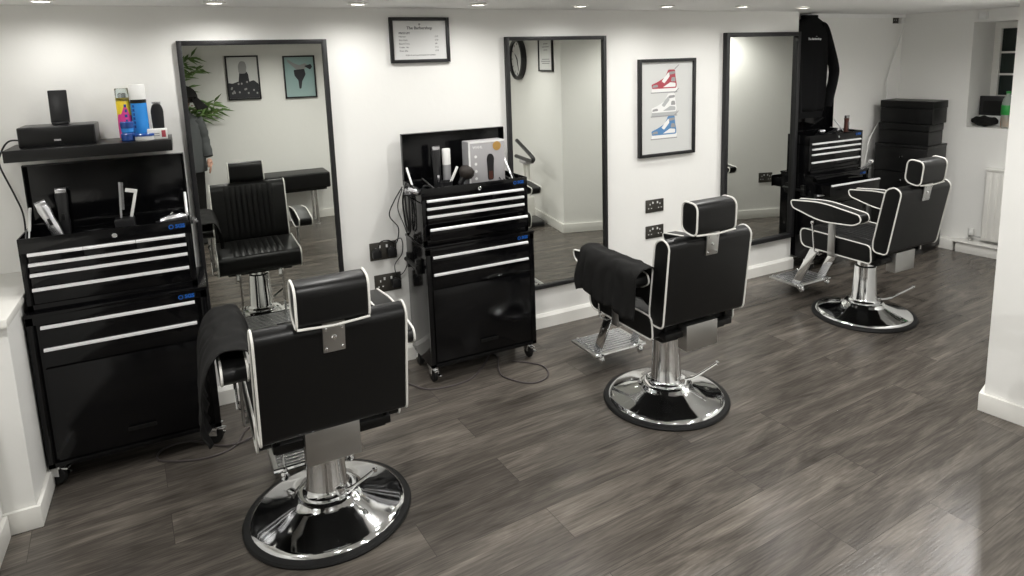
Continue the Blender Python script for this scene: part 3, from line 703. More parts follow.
def comb(label, x, y, z, m, tilt, roll, L=.16):
    t = thing('comb', label, 'comb', (x, y, z)); t.rotation_euler = (tilt, roll, 0)
    b = MB(); b.box(-.006, .002, -.002, .002, 0, L, .001); b.build('spine', m, t)
    b = MB()
    for k in range(26): b.box(.0022, .012, -.001, .001, .035+k*.0046, .037+k*.0046)
    b.build('teeth', m, t)
comb('upright grey comb standing in the black pot of the left chest', -.272, 3.325, ZT+.072, M['greyink'], radians(-3), radians(3), .155)
t = thing('razor', 'white cut-throat razor folded like a seven, standing in the black pot', 'razor', (-.236, 3.325, ZT+.072)); t.rotation_euler = (0, radians(14), 0)
b = MB(); b.box(-.006, .006, -.004, .004, 0, .105, .002); b.build('handle', M['whitep'], t)
b = MB(); b.box(-.040, .006, -.003, .003, .1055, .122, .002); b.build('blade_holder', M['whitep'], t)
b = MB(); b.tube(spline([(-.10, 0, 0), (-.05, .02, .012), (0, 0, .004), (.04, -.03, .012), (.09, 0, .006), (.05, .03, .016), (-.02, .035, .010), (-.09, .02, .012)], 8), .004, 8)
tag(b.build('clipper_cable', M['cable'], loc=(-.40, 3.33, ZT+.002)), 'tangled black clipper cable in the left chest', 'cable')
t = thing('trimmer', 'chrome trimmer lying at the right end of the left chest', 'trimmer', (-.075, 3.30, ZT+.022))
b = MB(); b.tube([(-.05, -.01, .02), (-.02, -.01, .026), (.03, 0, .028), (.055, .005, .024)], [.014, .018, .018, .012], 14); b.build('body', M['silver'], t)
b = MB(); b.box(.054, .066, -.015, .022, .010, .036, .002); b.build('blade', M['chrome'], t)
b = MB(); b.tube([(-.01, -.01, .046), (.0, -.01, .054)], .006, 8); b.build('switch', M['chrome'], t)
t = clipper('clipper', 'black hair clipper lying flat in the middle of the left chest', -.15, 3.34, ZT+.022, radians(90), M['blackp'], M['silver'], .16, radians(90))

# ------------------------------------------------------------------ contents of the middle chest
t = thing('clipper_box', 'silver cardboard box showing a clipper, standing on the middle chest', 'box', (1.452, 3.345, ZT)); t.rotation_euler = (0, 0, radians(2))
b = MB(); b.box(-.108, .108, -.040, .040, 0, .268, .002); g = b.build('carton', M['boxgrey'], t)
b = MB(); b.box(-.110, -.1085, -.040, .040, .002, .266); b.build('side_panel', M['boxside'], g)
b = MB(); b.box(-.108, .108, -.0415, -.040, .258, .269); b.box(-.109, -.099, -.0415, -.040, 0, .268); b.box(-.108, .108, -.0415, -.040, 0, .012); b.build('white_edge', M['whiteprint'], g, smooth=False)
b = MB(); b.prism(round_poly([(-.018, .05), (.016, .05), (.018, .12), (.022, .175), (.010, .195), (-.012, .195), (-.022, .17), (-.019, .11)], .012, 4), -.0428, -.0403, axis='y', mx=Matrix.Translation((.02, 0, 0)))
cp = b.build('clipper_picture', M['blackp'], g)
b = MB(); b.prism(round_poly([(-.013, .055), (.013, .055), (.012, .10), (-.012, .10)], .006, 3), -.0436, -.0424, axis='y', mx=Matrix.Translation((.02, 0, 0))); b.build('handle_picture', M['brown'], cp)
b = MB(); b.lathe([(0, 0), (.025, 0), (.025, .001), (0, .001)], 24, mx=face_y(.062, -.0412, .235)); b.build('gold_seal', M['gold'], g, smooth=False)
b = MB(); text_into(b, 'WAHL', .020, face_y(-.055, -.0412, .235), 0, .0003, 'CENTER', .0005); b.build('lettering', M['whiteprint'], g, smooth=False)
b = MB()
for z in (.185, .145, .105, .065): b.lathe([(0, 0), (.008, 0), (.008, .001), (0, .001)], 14, mx=face_y(-.068, -.0412, z))
b.build('icons', M['whiteprint'], g, smooth=False)
t = clipper('clipper', 'dark cordless clipper with a glint standing beside the white bottle', 1.185, 3.36, ZT, radians(-3), M['blackp'], M['silver'], .245)
t = can('spray_bottle', 'white topped slim bottle standing left of the boxed clipper', 'bottle', 1.243, 3.37, ZT, None, None,
    [('body', [(0, 0), (.021, 0), (.022, .004), (.022, .150), (0, .150)], M['boxside']), ('cap', [(0, .150), (.0225, .150), (.0225, .232), (.020, .236), (0, .236)], M['whitep'])])
t = thing('neck_brush', 'round black neck brush in front of the clipper box', 'brush', (1.285, 3.30, ZT+.045)); t.rotation_euler = (0, radians(35), 0)
b = MB(); b.lathe([(0, 0), (.012, .002), (.016, .03), (.020, .045), (0, .045)], 18); b.build('handle', M['blackp'], t)
b = MB(); b.lathe([(0, .040), (.020, .040), (.040, .060), (.044, .080), (.036, .100), (.018, .110), (0, .112)], 18); b.build('bristles', M['hair'], t)
t = thing('tool_cup', 'black open cup of small tools at the front of the middle chest', 'pot', (1.200, 3.285, ZT))
b = MB(); b.lathe([(0, .0), (.034, .0), (.037, .075), (.034, .075), (.031, .006), (0, .006)], 24); b.build('pot', M['blackp'], t)
t = thing('comb', 'white comb leaning out of the cup in the middle chest', 'comb', (1.205, 3.29, ZT+.012)); t.rotation_euler = (0, radians(27), 0)
b = MB(); b.box(-.007, .007, -.002, .002, 0, .15, .001); b.build('body', M['whitep'], t)
t = clipper('clipper', 'black hair clipper lying among cables in the left of the middle chest', 1.12, 3.33, ZT+.022, radians(82), M['blackp'], M['silver'], .16, radians(-60))
t = clipper('clipper', 'silver headed clipper lying at the front left of the middle chest', 1.10, 3.24, ZT+.024, radians(75), M['silver'], M['blackp'], .13, radians(-100))
for k, (cx, cy, sd, lb) in enumerate(((1.13, 3.30, 1, 'tangle of black clipper cables in the left of the middle chest'), (1.57, 3.28, 2, 'coil of black cable at the right end of the middle chest'))):
    random.seed(sd); n = 12
    b = MB(); b.tube(spline([(.05*cos(i*1.9)+random.uniform(-.02, .02), .055*sin(i*1.7)+random.uniform(-.02, .02), .006+.09*random.random()*(1 if i % 2 else .3)) for i in range(n)], 8), .0035, 8)
    tag(b.build('clipper_cable', M['cable'], loc=(cx, cy, ZT+.004)), lb, 'cable')
t = thing('scissors', 'chrome scissors lying in front of the clipper box', 'scissors', (1.43, 3.265, ZT+.047))
b = MB(); b.tube([(-.02, 0, 0), (.08, .006, .002)], [.005, .001], 8); b.build('blade', M['chrome'], t)
b = MB(); b.tube([(-.02, .004, .002), (.08, -.004, .002)], [.005, .001], 8); b.build('blade', M['chrome'], t)
b = MB()
for s in (-1, 1): b.tube([(-.045+.014*cos(a), s*.016+.012*sin(a), 0) for a in [k*pi/8 for k in range(16)]], .003, 6, closed=True)
b.build('finger_rings', M['chrome'], t)
t.location.z = ZT+.004

# ------------------------------------------------------------------ contents of the recess chest
t = thing('hair_trimmer', 'brown and silver trimmer standing upright on the recess chest', 'trimmer', (4.69, 3.53, ZT))
b = MB(); b.lathe([(0, 0), (.018, .002), (.020, .05), (.017, .13), (.020, .16), (0, .162)], 18); b.build('body', M['brown'], t)
b = MB(); b.box(-.018, .018, -.012, .008, .1625, .182, .002); b.build('blade', M['silver'], t)
b = MB(); b.box(-.005, .005, -.022, -.014, .06, .13, .001); b.build('front_strip', M['silver'], t)
for k, (x, lb) in enumerate(((4.36, 'black clipper with a bright blade among cables in the recess chest'), (4.43, 'second black clipper from the wall end in the recess chest'))):
    clipper('clipper', lb, x, 3.55, ZT+.022, radians(60), M['blackp'], M['silver'], .15, radians(-30+50*k))
b = MB(); b.tube(spline([(-.06, 0, .004), (-.03, .02, .06), (.0, .01, .075), (.03, -.01, .045), (.06, 0, .005)], 8), .0045, 8); tag(b.build('clipper_cable', M['cable'], loc=(4.58, 3.52, ZT+.003)), 'black cable looping up out of the recess chest', 'cable')
t = thing('electric_shaver', 'silver electric shaver lying across the pulled-out drawer', 'shaver', (4.70, 3.335, .764))
b = MB(); b.tube([(-.10, -.02, .014), (-.04, 0, .018), (.05, .03, .032), (.10, .045, .044)], [.007, .011, .010, .014], 12); b.build('body', M['silver'], t)
b = MB(); b.box(.095, .125, .035, .062, .036, .060, .004); b.build('head', M['whitep'], t)

# ------------------------------------------------------------------ sockets
def sock(name, label, x, y, z, w=.150, h=.088, rz=0., m=None, plugs=0):
    t = thing(name, label, 'socket', (x, y, z), rz)
    b = MB(); b.box(-w/2, w/2, -.008, -.0005, -h/2, h/2, .002); b.build('plate', m or M['socket'], t)
    for sx in (-1, 1):
        b = MB(); b.box(sx*w*.13-.005, sx*w*.13+.005, -.012, -.0085, h*.18, h*.34, .001); b.build('switch', M['whitep'], t)
        b = MB(); b.box(sx*w*.28-.003, sx*w*.28+.003, -.0095, -.0082, h*.08, h*.20); b.box(sx*w*.28-.016, sx*w*.28-.008, -.0095, -.0082, -h*.20, -h*.14); b.box(sx*w*.28+.008, sx*w*.28+.016, -.0095, -.0082, -h*.20, -h*.14)
        b.build('pin_holes', M['whitep'], t)
    return t
sock('double_socket', 'upper double power socket on the wall under the trainer print', 2.797, WY, .680)
sock('double_socket', 'lower double power socket on the wall under the trainer print', 2.797, WY, .498)
sock('double_socket', 'upper double power socket between the left mirror and the middle cabinet, with plugs', .915, WY, .668, .150, .10)
sock('double_socket', 'lower double power socket between the left mirror and the middle cabinet', .93, WY, .482, .150, .10)
sock('double_socket', 'double power socket high in the recess corner with a white plug', 5.57, YR, 1.945, .110, .085)
pw = P1+Vector((cos(PA), sin(PA)))*2.13
sock('double_socket', 'double power socket low on the far wall, reflected in the right mirror', pw.x, pw.y, .42, .150, .10, PA+pi)
def plug(label, x, y, z, m, cat='plug'):
    b = MB(); b.prism(round_poly([(-.024, -.024), (.024, -.024), (.024, .014), (.012, .026), (-.012, .026), (-.024, .014)], .007, 3), -.045, -.0125, axis='y', bev=.004); b.box(-.012, .012, -.0135, -.0078, -.006, .006)
    return tag(b.build('plug', m, loc=(x, y, z)), label, cat)
plug('black plug at the left of the upper socket beside the left mirror', .872, WY, .662, M['blackp'])
plug('black plug at the right of the upper socket beside the left mirror', .958, WY, .662, M['blackp'])
plug('black plug in the lower socket beside the left mirror', .972, WY, .478, M['blackp'])
plug('white plug in the socket high in the recess corner', 5.597, YR, 1.925, M['whitep'])
def cable(label, pts, r=.0032, m=None, n=8, name='power_cable'):
    b = MB(); b.tube(spline(pts, n), r, 8); return tag(b.build(name, m or M['cable']), label, 'cable')
cable('black cable rising in a loop from the upper socket to the middle chest', [(.872, 3.50, .69), (.885, 3.49, .735), (.93, 3.49, .740), (.975, 3.50, .715), (.99, 3.49, .80), (.945, 3.49, .875), (.97, 3.48, .95), (1.02, 3.47, 1.03)])
cable('thin black cable dropping in a long loop beside the middle cabinet', [(.958, 3.50, .69), (.965, 3.49, .73), (1.0, 3.48, .74), (1.0, 3.48, .66), (.955, 3.48, .60), (.965, 3.48, .54), (1.01, 3.48, .56), (1.045, 3.47, .68), (1.02, 3.46, .80), (.985, 3.46, .92), (1.015, 3.46, 1.02)], .0026)
cable('bundle of black cables hanging from the left side of the middle chest', [(1.022, 3.40, 1.063), (1.012, 3.40, 1.02), (1.006, 3.38, .93), (1.012, 3.37, .85), (1.018, 3.40, .80), (1.012, 3.42, .84), (1.006, 3.43, .95), (1.016, 3.42, 1.02), (1.020, 3.36, 1.05), (1.010, 3.33, .95), (1.012, 3.34, .83), (1.016, 3.37, .80)], .0055)
cable('white cable running down the recess wall from the high socket', [(5.592, YR-.05, 1.875), (5.585, YR-.03, 1.78), (5.52, YR-.02, 1.60), (5.45, YR-.02, 1.42), (5.415, YR-.06, 1.30), (5.37, YR-.055, 1.12), (5.225, YR-.055, .94), (5.19, YR-.055, .80), (5.15, YR-.055, .60)], .0045, M['whitep'])
cable('grey cable lying in a loop on the floor in front of the middle cabinet', [(.80, 3.40, .004), (.911, 3.289, .004), (1.006, 3.144, .004), (1.206, 3.130, .004), (1.35, 3.24, .004), (1.45, 3.36, .004), (1.47, 3.30, .004), (1.41, 3.16, .004), (1.401, 3.061, .004), (1.486, 2.932, .004), (1.596, 2.944, .004), (1.643, 3.052, .004), (1.60, 3.14, .004), (1.52, 3.22, .004)], .0045, M['cablegrey'])
cable('brown cable lying in a loop on the floor by the left cabinet', [(.45, 3.45, .004), (.25, 3.35, .004), (.124, 3.222, .004), (.063, 3.096, .004), (-.041, 3.059, .004), (-.159, 3.094, .004), (-.245, 3.158, .004), (-.22, 3.24, .004), (-.117, 3.246, .004), (.0, 3.14, .004), (.08, 3.10, .012), (.18, 3.16, .004)], .0045, M['cablegrey'])
cable('black speaker cable falling from the shelf beside the left chest', [(-.60, 3.50, ZS+.02), (-.655, 3.50, ZS+.02), (-.690, 3.50, 1.36), (-.697, 3.50, 1.31), (-.66, 3.49, 1.18), (-.640, 3.48, 1.09), (-.645, 3.47, .95)], .0036)

# ------------------------------------------------------------------ sweatshirt on hanger
t = thing('coat_hanger', 'grey coat hanger carrying the black sweatshirt', 'hanger', (4.37, 3.655, 1.90))
b = MB(); b.tube(spline([(-.20, 0, -.035), (-.10, 0, .005), (0, 0, .030), (.10, 0, .005), (.20, 0, -.035)], 6), .010, 10, flat=(1, 1.3)); b.build('shoulder_bar', M['boxgrey'], t)
b = MB(); b.tube(spline([(0, 0, .030), (0, 0, .048), (.012, 0, .060), (.010, 0, .074), (-.006, 0, .074)], 6), .0025, 8); b.build('hook', M['steel'], t)
t = thing('sweatshirt', 'black sweatshirt with small chest lettering hanging over the recess chest', 'sweatshirt', (4.37, 3.655, 1.2))
def ring(cx, cy, cz, rx, ry, n=40, rip=0., ph=0., tilt=0.):
    out = []
    for k in range(n):
        a = 2*pi*k/n; w = 1+rip*sin(7*a+ph)
        out.append((cx+rx*cos(a), cy+ry*sin(a)*w, cz+rx*cos(a)*tilt))
    return out
R = [ring(.0, 0, .02, .200, .040, rip=.22, ph=.3), ring(0, 0, .05, .205, .048, rip=.25, ph=.5), ring(0, 0, .11, .215, .052, rip=.25, ph=.9), ring(0, 0, .30, .215, .050, rip=.15, ph=1.2),
     ring(0, 0, .48, .220, .052, rip=.08, ph=1.5), ring(0, 0, .60, .222, .054, rip=.04), ring(0, 0, .655, .212, .050), ring(0, 0, .690, .185, .047), ring(0, 0, .718, .130, .044), ring(0, 0, .738, .085, .042), ring(0, .004, .752, .072, .040)]
b = MB(); b.loft(R); body = b.build('body', M['sweat'], t, ang=80)
b = MB(); b.tube([(.072*cos(a), .004+.040*sin(a), .753) for a in [2*pi*k/24 for k in range(24)]], .009, 8, closed=True); b.build('neckband', M['sweat'], t)
b = MB(); b.loft([ring(0, 0, -.03, .175, .036), ring(0, 0, .02, .195, .042)]); b.build('hem', M['sweat'], t)
def sleeve(pts, rr, nm='sleeve'):
    b = MB(); P = spline(pts, 6); n = len(P)
    r = [rr[0]+(rr[1]-rr[0])*(i/(n-1)) for i in range(n)]
    b.tube(P, r, 16, flat=(.62, 1)); return b.build(nm, M['sweat'], t, ang=80)
sleeve([(.10, 0, .690), (.155, 0, .665), (.215, -.005, .54), (.285, -.01, .36), (.272, -.02, .26), (.225, -.03, .13), (.20, -.035, .05)], (.052, .042))
b = MB(); P = [(-.17, 0, .655), (-.185, -.010, .55), (-.19, -.055, .40), (-.19, -.06, .20), (-.18, -.06, .02)]
b.tube(spline(P, 6), .045, 14, flat=(.6, 1)); b.build('sleeve', M['sweat'], t, ang=80)
b = MB(); text_into(b, 'The Barbershop', .022, face_y(-.01, -.062, .58), 0, .0006, 'CENTER', .0006); text_into(b, 'est', .010, face_y(.01, -.062, .60), 0, .0006); b.build('lettering', M['whiteprint'], t, smooth=False)
b = MB(); b.box(-.012, .012, -.001, .001, .72, .735, mx=Matrix.Translation((0, -.02, 0))); b.build('neck_label', M['greyink'], t)

# ------------------------------------------------------------------ storage cabinet and boxes in the corner
CX, CYY = 5.285, 3.225
def crn(s, n): p = Vector((CX, CYY))+D*s+NN*n; return p
t = thing('storage_cabinet', 'matt black cabinet with two round knobs in the room corner', 'cabinet', (CX, CYY, 0), PH)
b = MB(); b.box(.004, .335, .003, .425, .03, .897, .003); b.box(.02, .31, .02, .40, 0, .031); b.box(0, .338, 0, .428, .88, .902, .003); b.build('body', M['tooldark'], t)
for k, (z0, z1) in enumerate(((.68, .872), (.48, .672), (.04, .472))):
    b = MB(); b.box(-.012, .003, .008, .420, z0, z1, .002); d = b.build('drawer_front', M['tooldark'], t)
    b = MB(); b.lathe([(0, .0), (.006, .0), (.006, .012), (.011, .018), (.009, .026), (0, .028)], 14, (-.012, .19, (z0+z1)/2+.03), mx=Matrix.Rotation(-pi/2, 4, 'Y')); b.build('knob', M['chrome'], d)
def sbox(label, s0, s1, n0, n1, z0, z1):
    p = crn(0, 0); t = thing('storage_box', label, 'box', (p.x, p.y, z0), PH, 'black storage boxes stacked in the corner')
    b = MB(); b.box(n0, n1, s0, s1, 0, (z1-z0)*.66, .006, seg=3); b.build('base', M['leather'], t)
    b = MB(); b.box(n0-.004, n1+.004, s0-.004, s1+.004, (z1-z0)*.665, z1-z0, .008, seg=3); l = b.build('lid', M['leather'], t)
sbox('black leatherette box resting on the corner cabinet, lower of the two', 0.01, .415, .02, .262, .903, 1.075)
sbox('black leatherette box with a rounded lid, topmost of the corner stack', 0, .42, .045, .290, 1.0765, 1.262)

# ------------------------------------------------------------------ radiator, valve, things on the window sill, detector
p = E(-.70, 0, 0)
t = thing('radiator', 'white panel radiator on the end wall below the window', 'radiator', p, PH)
b = MB(); RL = .535
for k in range(11):
    y = .010+k*.0485; b.box(-.075, -.060, y, y+.034, .14, .690, .006, seg=3)
b.box(-.068, -.045, .0, RL, .125, .705, .004); b.build('panel', M['gloss_white'], t)
b = MB(); b.box(-.078, -.006, -.003, RL+.003, .700, .716, .003)
for k in range(8): b.box(-.066, -.014, .03+k*.06, .06+k*.06, .7158, .7175)
b.build('top_grille', M['gloss_white'], t)
b = MB(); b.box(-.046, -.0008, .10, .13, .25, .65); b.box(-.046, -.0008, .42, .45, .25, .65); b.build('bracket', M['gloss_white'], t)
p = E(-.085, -.05, .0955)
t = thing('radiator_valve', 'small white and grey radiator valve standing on the plinth', 'valve', p, PH)
b = MB(); b.lathe([(0, 0), (.010, 0), (.010, .03), (.017, .034), (.017, .052), (0, .053)], 16); b.build('body', M['steel'], t)
b = MB(); b.lathe([(0, .053), (.020, .053), (.023, .06), (.022, .10), (.018, .108), (0, .108)], 18); b.build('knob', M['whitep'], t)
b = MB(); b.tube([(0, -.015, .045), (0, -.09, .045)], .007, 8); b.build('pipe', M['steel'], t)
def on_sill(s, n): q = E(s, n, 0); return q[0], q[1]
x, y = on_sill(-.215, .10)
t = thing('drink_bottle', 'clear plastic bottle with a green label and orange drink on the window sill', 'bottle', (x, y, WZ0+.001))
b = MB(); b.lathe([(0, 0), (.034, 0), (.040, .006), (.041, .10), (.038, .13), (.041, .16), (.040, .20), (.030, .235), (.016, .26), (.015, .275), (0, .275)], 28); b.build('body', M['bottle'], t)
b = MB(); b.lathe([(.0415, .105), (.0425, .107), (.0425, .180), (.0415, .182)], 28); b.build('label', M['green'], t)
b = MB(); b.lathe([(0, .275), (.017, .275), (.017, .292), (0, .294)], 20); b.build('cap', M['green'], t)
b = MB(); b.lathe([(0, .004), (.036, .004), (.0385, .01), (.0385, .085), (0, .086)], 24); b.build('drink', M['orange'], t)
x, y = on_sill(-.075, .22)
t = thing('card_reader_box', 'black flat box standing at the back of the window sill', 'box', (x, y, WZ0+.085), PH)
b = MB(); b.box(-.02, .02, -.10, .10, 0, .16, .004); b.build('body', M['blackp'], t)
b = MB(); b.box(-.0215, -.0205, -.07, .07, .02, .12); b.build('front_panel', M['tooldark'], t)
x, y = on_sill(-.075, .22)
t = thing('white_carton', 'white carton under the black box on the window sill', 'box', (x, y, WZ0+.001), PH)
b = MB(); b.box(-.03, .035, -.085, .085, 0, .070, .003); g = b.build('body', M['whitep'], t)
b = MB(); b.box(-.032, .037, -.087, .087, .0705, .082, .003); b.build('lid', M['whitep'], t)
x, y = on_sill(-.070, .075)
b = MB()
def bun(u, v):
    a = 2*pi*u; r = .038+.012*noise.noise(Vector((u*4, v*5, 2)))+.004*sin(a*5+v*9); k = sin(pi*min(max(v, .02), .98))**.35
    return (r*k*cos(a), (v-.5)*.19, .045+r*k*1.05*sin(a))
b.grid(bun, 28, 20); o = b.build('folded_cloth', M['cloth'], loc=(x, y, WZ0+.004), ang=80); o.rotation_euler = (0, 0, PH); tag(o, 'dark rolled cloth lying along the window sill edge', 'cloth')
p = E(-.035, -.018, 1.935)
t = thing('alarm_sensor', 'small white wall sensor above the window opening', 'sensor', p, PH)
b = MB(); b.box(-.014, .017, -.032, .032, -.038, .030, .006, seg=3); b.build('body', M['whitep'], t)
b = MB(); b.box(-.017, -.013, -.022, .022, -.025, .005, .003); b.build('lens', M['whiteprint'], t)

# ------------------------------------------------------------------ bench, plant, person and stand behind / beside the camera (mirror reflections)
t = thing('waiting_bench', 'black padded bench with chrome legs against the rear wall, seen in the left mirror', 'bench', (.86, RY+.20, 0))
b = MB(); b.box(-.48, .48, -.17, .19, .40, .565, .02, seg=4); b.build('seat', M['leather'], t)
b = MB(); b.box(-.44, .44, -.14, .16, .378, .399); b.build('frame', M['tooldark'], t)
for sx in (-1, 1):
    for sy in (-.11, .13):
        b = MB(); b.tube([(sx*.33, sy, .378), (sx*.33, sy, .012)], .016, 14); b.lathe([(0, 0), (.024, 0), (.024, .010), (.016, .014), (0, .014)], 16, (sx*.33, sy, 0)); b.build('leg', M['chrome'], t)
t = thing('potted_plant', 'tall leafy green plant in a pot by the rear wall, seen in the left mirror', 'plant', (-.42, RY+.14, 0))
b = MB(); b.lathe([(0, 0), (.10, 0), (.105, .01), (.135, .28), (.14, .30), (.128, .30), (.120, .27), (0, .27)], 32); b.build('pot', M['tooldark'], t)
b = MB(); b.lathe([(0, .271), (.119, .271), (.1, .275), (0, .279)], 24); b.build('soil', M['soil'], t)
random.seed(11)
stems = []
tips = [(.56, .02, 1.80), (.62, .0, 1.68), (.78, .01, 1.27), (.68, .0, 1.24), (.50, .03, 1.50), (.30, .02, 1.75), (.10, .02, 1.80), (-.15, .03, 1.6), (.72, .03, 1.34)]
for k, (tx, ty, tz) in enumerate(tips):
    a = k*.8; x0, y0 = .05*cos(a), .05*sin(a)
    P = spline([(x0, y0, .275), (x0*2+.18*tx, y0, .275+.45*(tz-.275)), (tx*.62, ty, .275+.88*(tz-.275)), (tx, ty, tz)], 8); stems.append(P)
    b = MB(); b.tube(P, [.008-.005*i/(len(P)-1) for i in range(len(P))], 6); b.build('stem', M['stem'], t)
b = MB()
for P in stems:
    for j in range(15, len(P)):
        for q in range(4):
            base = P[j]; a = random.uniform(0, 2*pi); L = random.uniform(.09, .17); up = random.uniform(-.5, .7)
            d = Vector((cos(a), sin(a)*.5, up)).normalized(); sd = d.cross(Vector((0, 1, 0)))
            if sd.length < .1: sd = d.cross(Vector((0, 0, 1)))
            sd = sd.normalized()*.012; n = d.cross(sd).normalized()*.004
            if (base+d*L).y < -.14: d.y = abs(d.y)
            V4 = [b.bm.verts.new(base), b.bm.verts.new(base+d*L*.35+sd+n), b.bm.verts.new(base+d*L+Vector((0, 0, -.02))), b.bm.verts.new(base+d*L*.35-sd+n), b.bm.verts.new(base+d*L*.4-n*.5)]
            for f3 in ((0, 1, 4), (1, 2, 4), (2, 3, 4), (3, 0, 4)): b.bm.faces.new([V4[i] for i in f3])
b.build('leaves', M['leaf'], t, smooth=False)
# (the person standing beside the camera)
def skin_chain(name, mat_, verts, edges, parent, levels=2, root=0):
    me = bpy.data.meshes.new(name); me.from_pydata([v[0] for v in verts], edges, []); o = bpy.data.objects.new(name, me); C.objects.link(o)
    me.materials.append(mat_)
    if parent is not None: o.parent = parent
    m = o.modifiers.new('skin', 'SKIN'); m.use_smooth_shade = True
    for i, v in enumerate(verts):
        sv = me.skin_vertices[0].data[i]; r = v[1]; sv.radius = (r, r) if not isinstance(r, tuple) else r; sv.use_root = (i == root)
    s = o.modifiers.new('sub', 'SUBSURF'); s.levels = levels; s.render_levels = levels
    return o
PX, PY = -.02, -.11
t = thing('person', 'standing person in a grey jacket and black cap, reflected at the left mirror edge', 'person', (PX, PY, 0))
# body: one continuous surface (neck, head, torso, arms, legs)
V = [((0, 0, .80), .13), ((0, 0, .95), .125), ((.005, 0, 1.10), .12), ((.01, 0, 1.20), .10), ((.02, .01, 1.29), .045), ((.045, .015, 1.37), .072), ((.055, .02, 1.44), .070),
     ((-.07, 0, .74), .075), ((-.08, .01, .44), .052), ((-.085, .0, .10), .036), ((-.085, .09, .04), .034),
     ((.07, 0, .74), .075), ((.08, .01, .44), .052), ((.085, .0, .10), .036), ((.085, .09, .04), .034),
     ((.125, 0, 1.18), .045), ((.175, -.01, 1.00), .038), ((.215, .05, .84), .028),
     ((-.125, 0, 1.18), .045), ((-.185, -.01, 1.00), .038), ((-.20, .04, .83), .028)]
Ed = [(0, 1), (1, 2), (2, 3), (3, 4), (4, 5), (5, 6), (0, 7), (7, 8), (8, 9), (9, 10), (0, 11), (11, 12), (12, 13), (13, 14), (3, 15), (15, 16), (16, 17), (3, 18), (18, 19), (19, 20)]
skin_chain('body', M['skin'], V, Ed, t)
def hand(cx, cy, cz, sx):
    V = [((cx, cy, cz), .020), ((cx+.004*sx, cy+.02, cz-.035), (.030, .013)), ((cx+.006*sx, cy+.035, cz-.065), (.028, .011))]
    Ed = [(0, 1), (1, 2)]
    for k, (dy, L) in enumerate(((.024, .060), (.009, .070), (-.007, .066), (-.022, .052))):
        i = len(V); V += [((cx+.008*sx, cy+.035+dy, cz-.075), .0085), ((cx+.004*sx, cy+.038+dy*1.1, cz-.075-L*.55), .0080), ((cx-.006*sx, cy+.030+dy*1.1, cz-.075-L), .0070)]
        Ed += [(2, i), (i, i+1), (i+1, i+2)]
    i = len(V); V += [((cx-.004*sx, cy+.052, cz-.035), .0100), ((cx-.010*sx, cy+.068, cz-.062), .0085), ((cx-.012*sx, cy+.070, cz-.084), .0075)]
    Ed += [(1, i), (i, i+1), (i+1, i+2)]
    return skin_chain('hand', M['skin'], V, Ed, t)
hand(.216, .055, .825, 1); hand(-.20, .045, .815, -1)
# jacket: torso + sleeves; trousers; shoes; cap
b = MB()
def rg(cx, cy, cz, rx, ry, n=28): return [(cx+rx*cos(2*pi*k/n), cy+ry*sin(2*pi*k/n)*(1+.05*sin(5*2*pi*k/n+cz*9)), cz) for k in range(n)]
b.loft([rg(0, 0, .70, .195, .135), rg(0, 0, .74, .20, .14), rg(0, 0, .90, .185, .135), rg(0, 0, 1.05, .180, .130), rg(.003, 0, 1.16, .178, .120), rg(.006, 0, 1.22, .150, .105), rg(.012, .004, 1.265, .095, .085), rg(.018, .006, 1.295, .068, .066)])
for sx in (-1, 1):
    P = spline([(sx*.13, 0, 1.20), (sx*.17, -.005, 1.11), (sx*.19, -.012, .99), (sx*.215, .045, .84)], 6)
    b.tube(P, [.070-.026*i/(len(P)-1)+.003*sin(i*1.7) for i in range(len(P))], 16)
b.build('jacket', M['jacket'], t, ang=80)
b = MB()
for sx in (-1, 1):
    P = spline([(sx*.075, 0, .78), (sx*.08, .008, .45), (sx*.085, .0, .075)], 8); b.tube(P, [.098-.038*i/(len(P)-1) for i in range(len(P))], 18)
b.loft([rg(0, 0, .66, .17, .115), rg(0, 0, .78, .165, .12)]); b.build('trousers', M['cloth'], t, ang=80)
for sx in (-1, 1):
    b = MB(); b.prism(round_poly([(-.06, 0), (.17, 0), (.18, .025), (.12, .055), (.03, .095), (-.05, .09)], .02, 4), sx*.085-.042, sx*.085+.042, bev=.012, seg=3); b.build('shoe', M['rubber'], t, ang=60)
hc = Vector((.05, .018, 1.40))
b = MB()
def hair(u, v):
    a = 2*pi*u; e = v*pi*.62; return hc+Vector((.096*sin(e)*cos(a), .100*sin(e)*sin(a), .112*cos(e)+.01))
b.grid(hair, 32, 14); b.build('hair', M['hair'], t, ang=80)
b = MB()
def crown(u, v):
    a = 2*pi*u; e = v*pi*.50; return hc+Vector((.128*sin(e)*cos(a), .122*sin(e)*sin(a), .118*cos(e)+.015))
b.grid(crown, 32, 12)
def bill(u, v):
    a = -.95+1.9*u; r = .120+.09*v*cos(a*.75); return hc+Vector((r*cos(a), r*sin(a)*.9, .020-.10*v-.018*abs(a)))
b.grid(bill, 16, 8)
o = b.build('cap', M['cloth'], t, ang=80); m = o.modifiers.new('thick', 'SOLIDIFY'); m.thickness = .006
# face
b = MB(); b.tube(spline([(.132, .018, 1.395), (.152, .018, 1.372), (.136, .018, 1.362)], 4), .009, 8); b.tube(spline([(.118, -.004, 1.338), (.128, .018, 1.336), (.118, .040, 1.338)], 4), .005, 8); b.build('face_features', M['skin'], t)
b = MB()
for s in (-.028, .064-.0): b.lathe([(0, -.011), (.008, -.008), (.011, 0), (.008, .008), (0, .011)], 10, (.118, s, 1.393))
b.build('eyes', M['ink'], t)

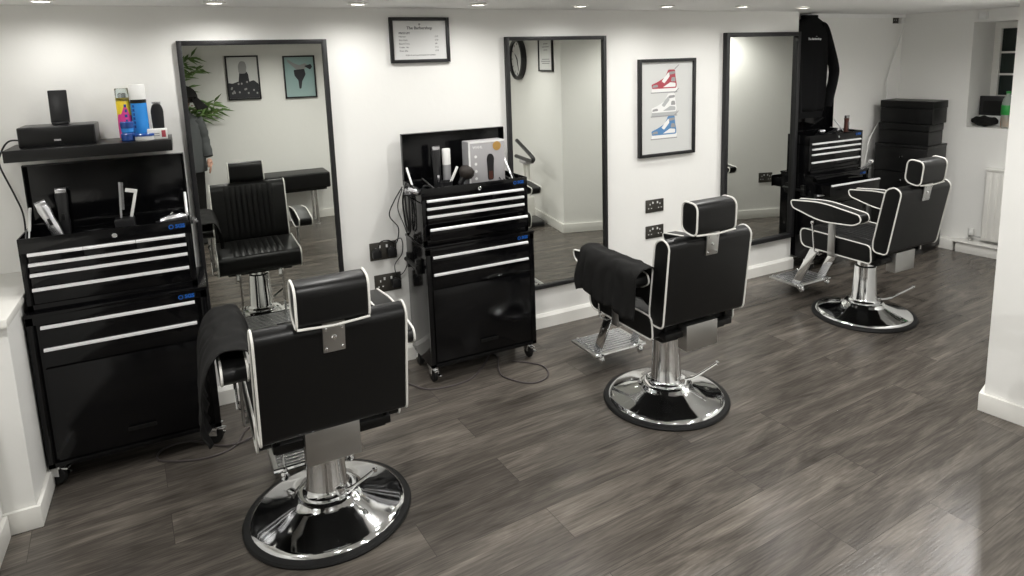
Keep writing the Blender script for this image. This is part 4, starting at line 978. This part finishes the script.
# white stand with black handle beside the pillar
t = thing('handle_stand', 'white twin-post stand with a black V-shaped handle, reflected in the middle mirror', 'stand', (3.07, 1.10, 0), PH)
b = MB(); b.prism(round_poly([(-.14, -.16), (.14, -.16), (.14, .16), (-.14, .16)], .06, 5), .0005, .05, axis='z', bev=.012); b.build('base', M['blackp'], t)
for s in (-.045, .045):
    b = MB(); b.tube([(0, s, .05), (0, s, .64)], .022, 14); b.build('post', M['gloss_white'], t)
b = MB(); b.box(-.05, .05, -.085, .085, .64, .67, .008); b.build('top_plate', M['boxgrey'], t)
b = MB(); b.tube(spline([(-.02, -.26, .682), (-.02, .14, .685), (-.02, .25, .70), (-.02, .21, .74), (-.02, -.22, .85)], 7), .020, 12); b.build('handle', M['blackp'], t)
b = MB(); b.box(-.05, .05, -.08, .08, .10, .30, .01); b.build('cover', M['gloss_white'], t)

# ------------------------------------------------------------------ world, camera, view
w = bpy.data.worlds.new('world'); S.world = w; w.use_nodes = True
w.node_tree.nodes['Background'].inputs[0].default_value = (.02, .025, .03, 1); w.node_tree.nodes['Background'].inputs[1].default_value = .5
cam = bpy.data.cameras.new('camera'); co = bpy.data.objects.new('camera', cam); C.objects.link(co); S.camera = co
f, ppx, ppy = 666.74, 530.665, 169.57
cam.sensor_width = 36; cam.lens = f/1024*36; cam.shift_x = (512-ppx)/1024; cam.shift_y = (ppy-288)/1024; cam.clip_start = .02
yaw, pitch, roll = radians(27.501), radians(9.528), radians(1.634)
F = Vector((sin(yaw)*cos(pitch), cos(yaw)*cos(pitch), -sin(pitch))); Rr = Vector((cos(yaw), -sin(yaw), 0)); Dn = F.cross(Rr)
r2 = Rr*cos(roll)+Dn*sin(roll); d2 = -Rr*sin(roll)+Dn*cos(roll)
m3 = Matrix((r2, -d2, -F)).transposed()
co.matrix_world = Matrix.Translation((0, 0, 1.7)) @ m3.to_4x4()
vs = S.view_settings; vs.view_transform = 'Standard'; vs.look = 'None'; vs.gamma = 1; vs.use_curve_mapping = False; vs.exposure = -0.16
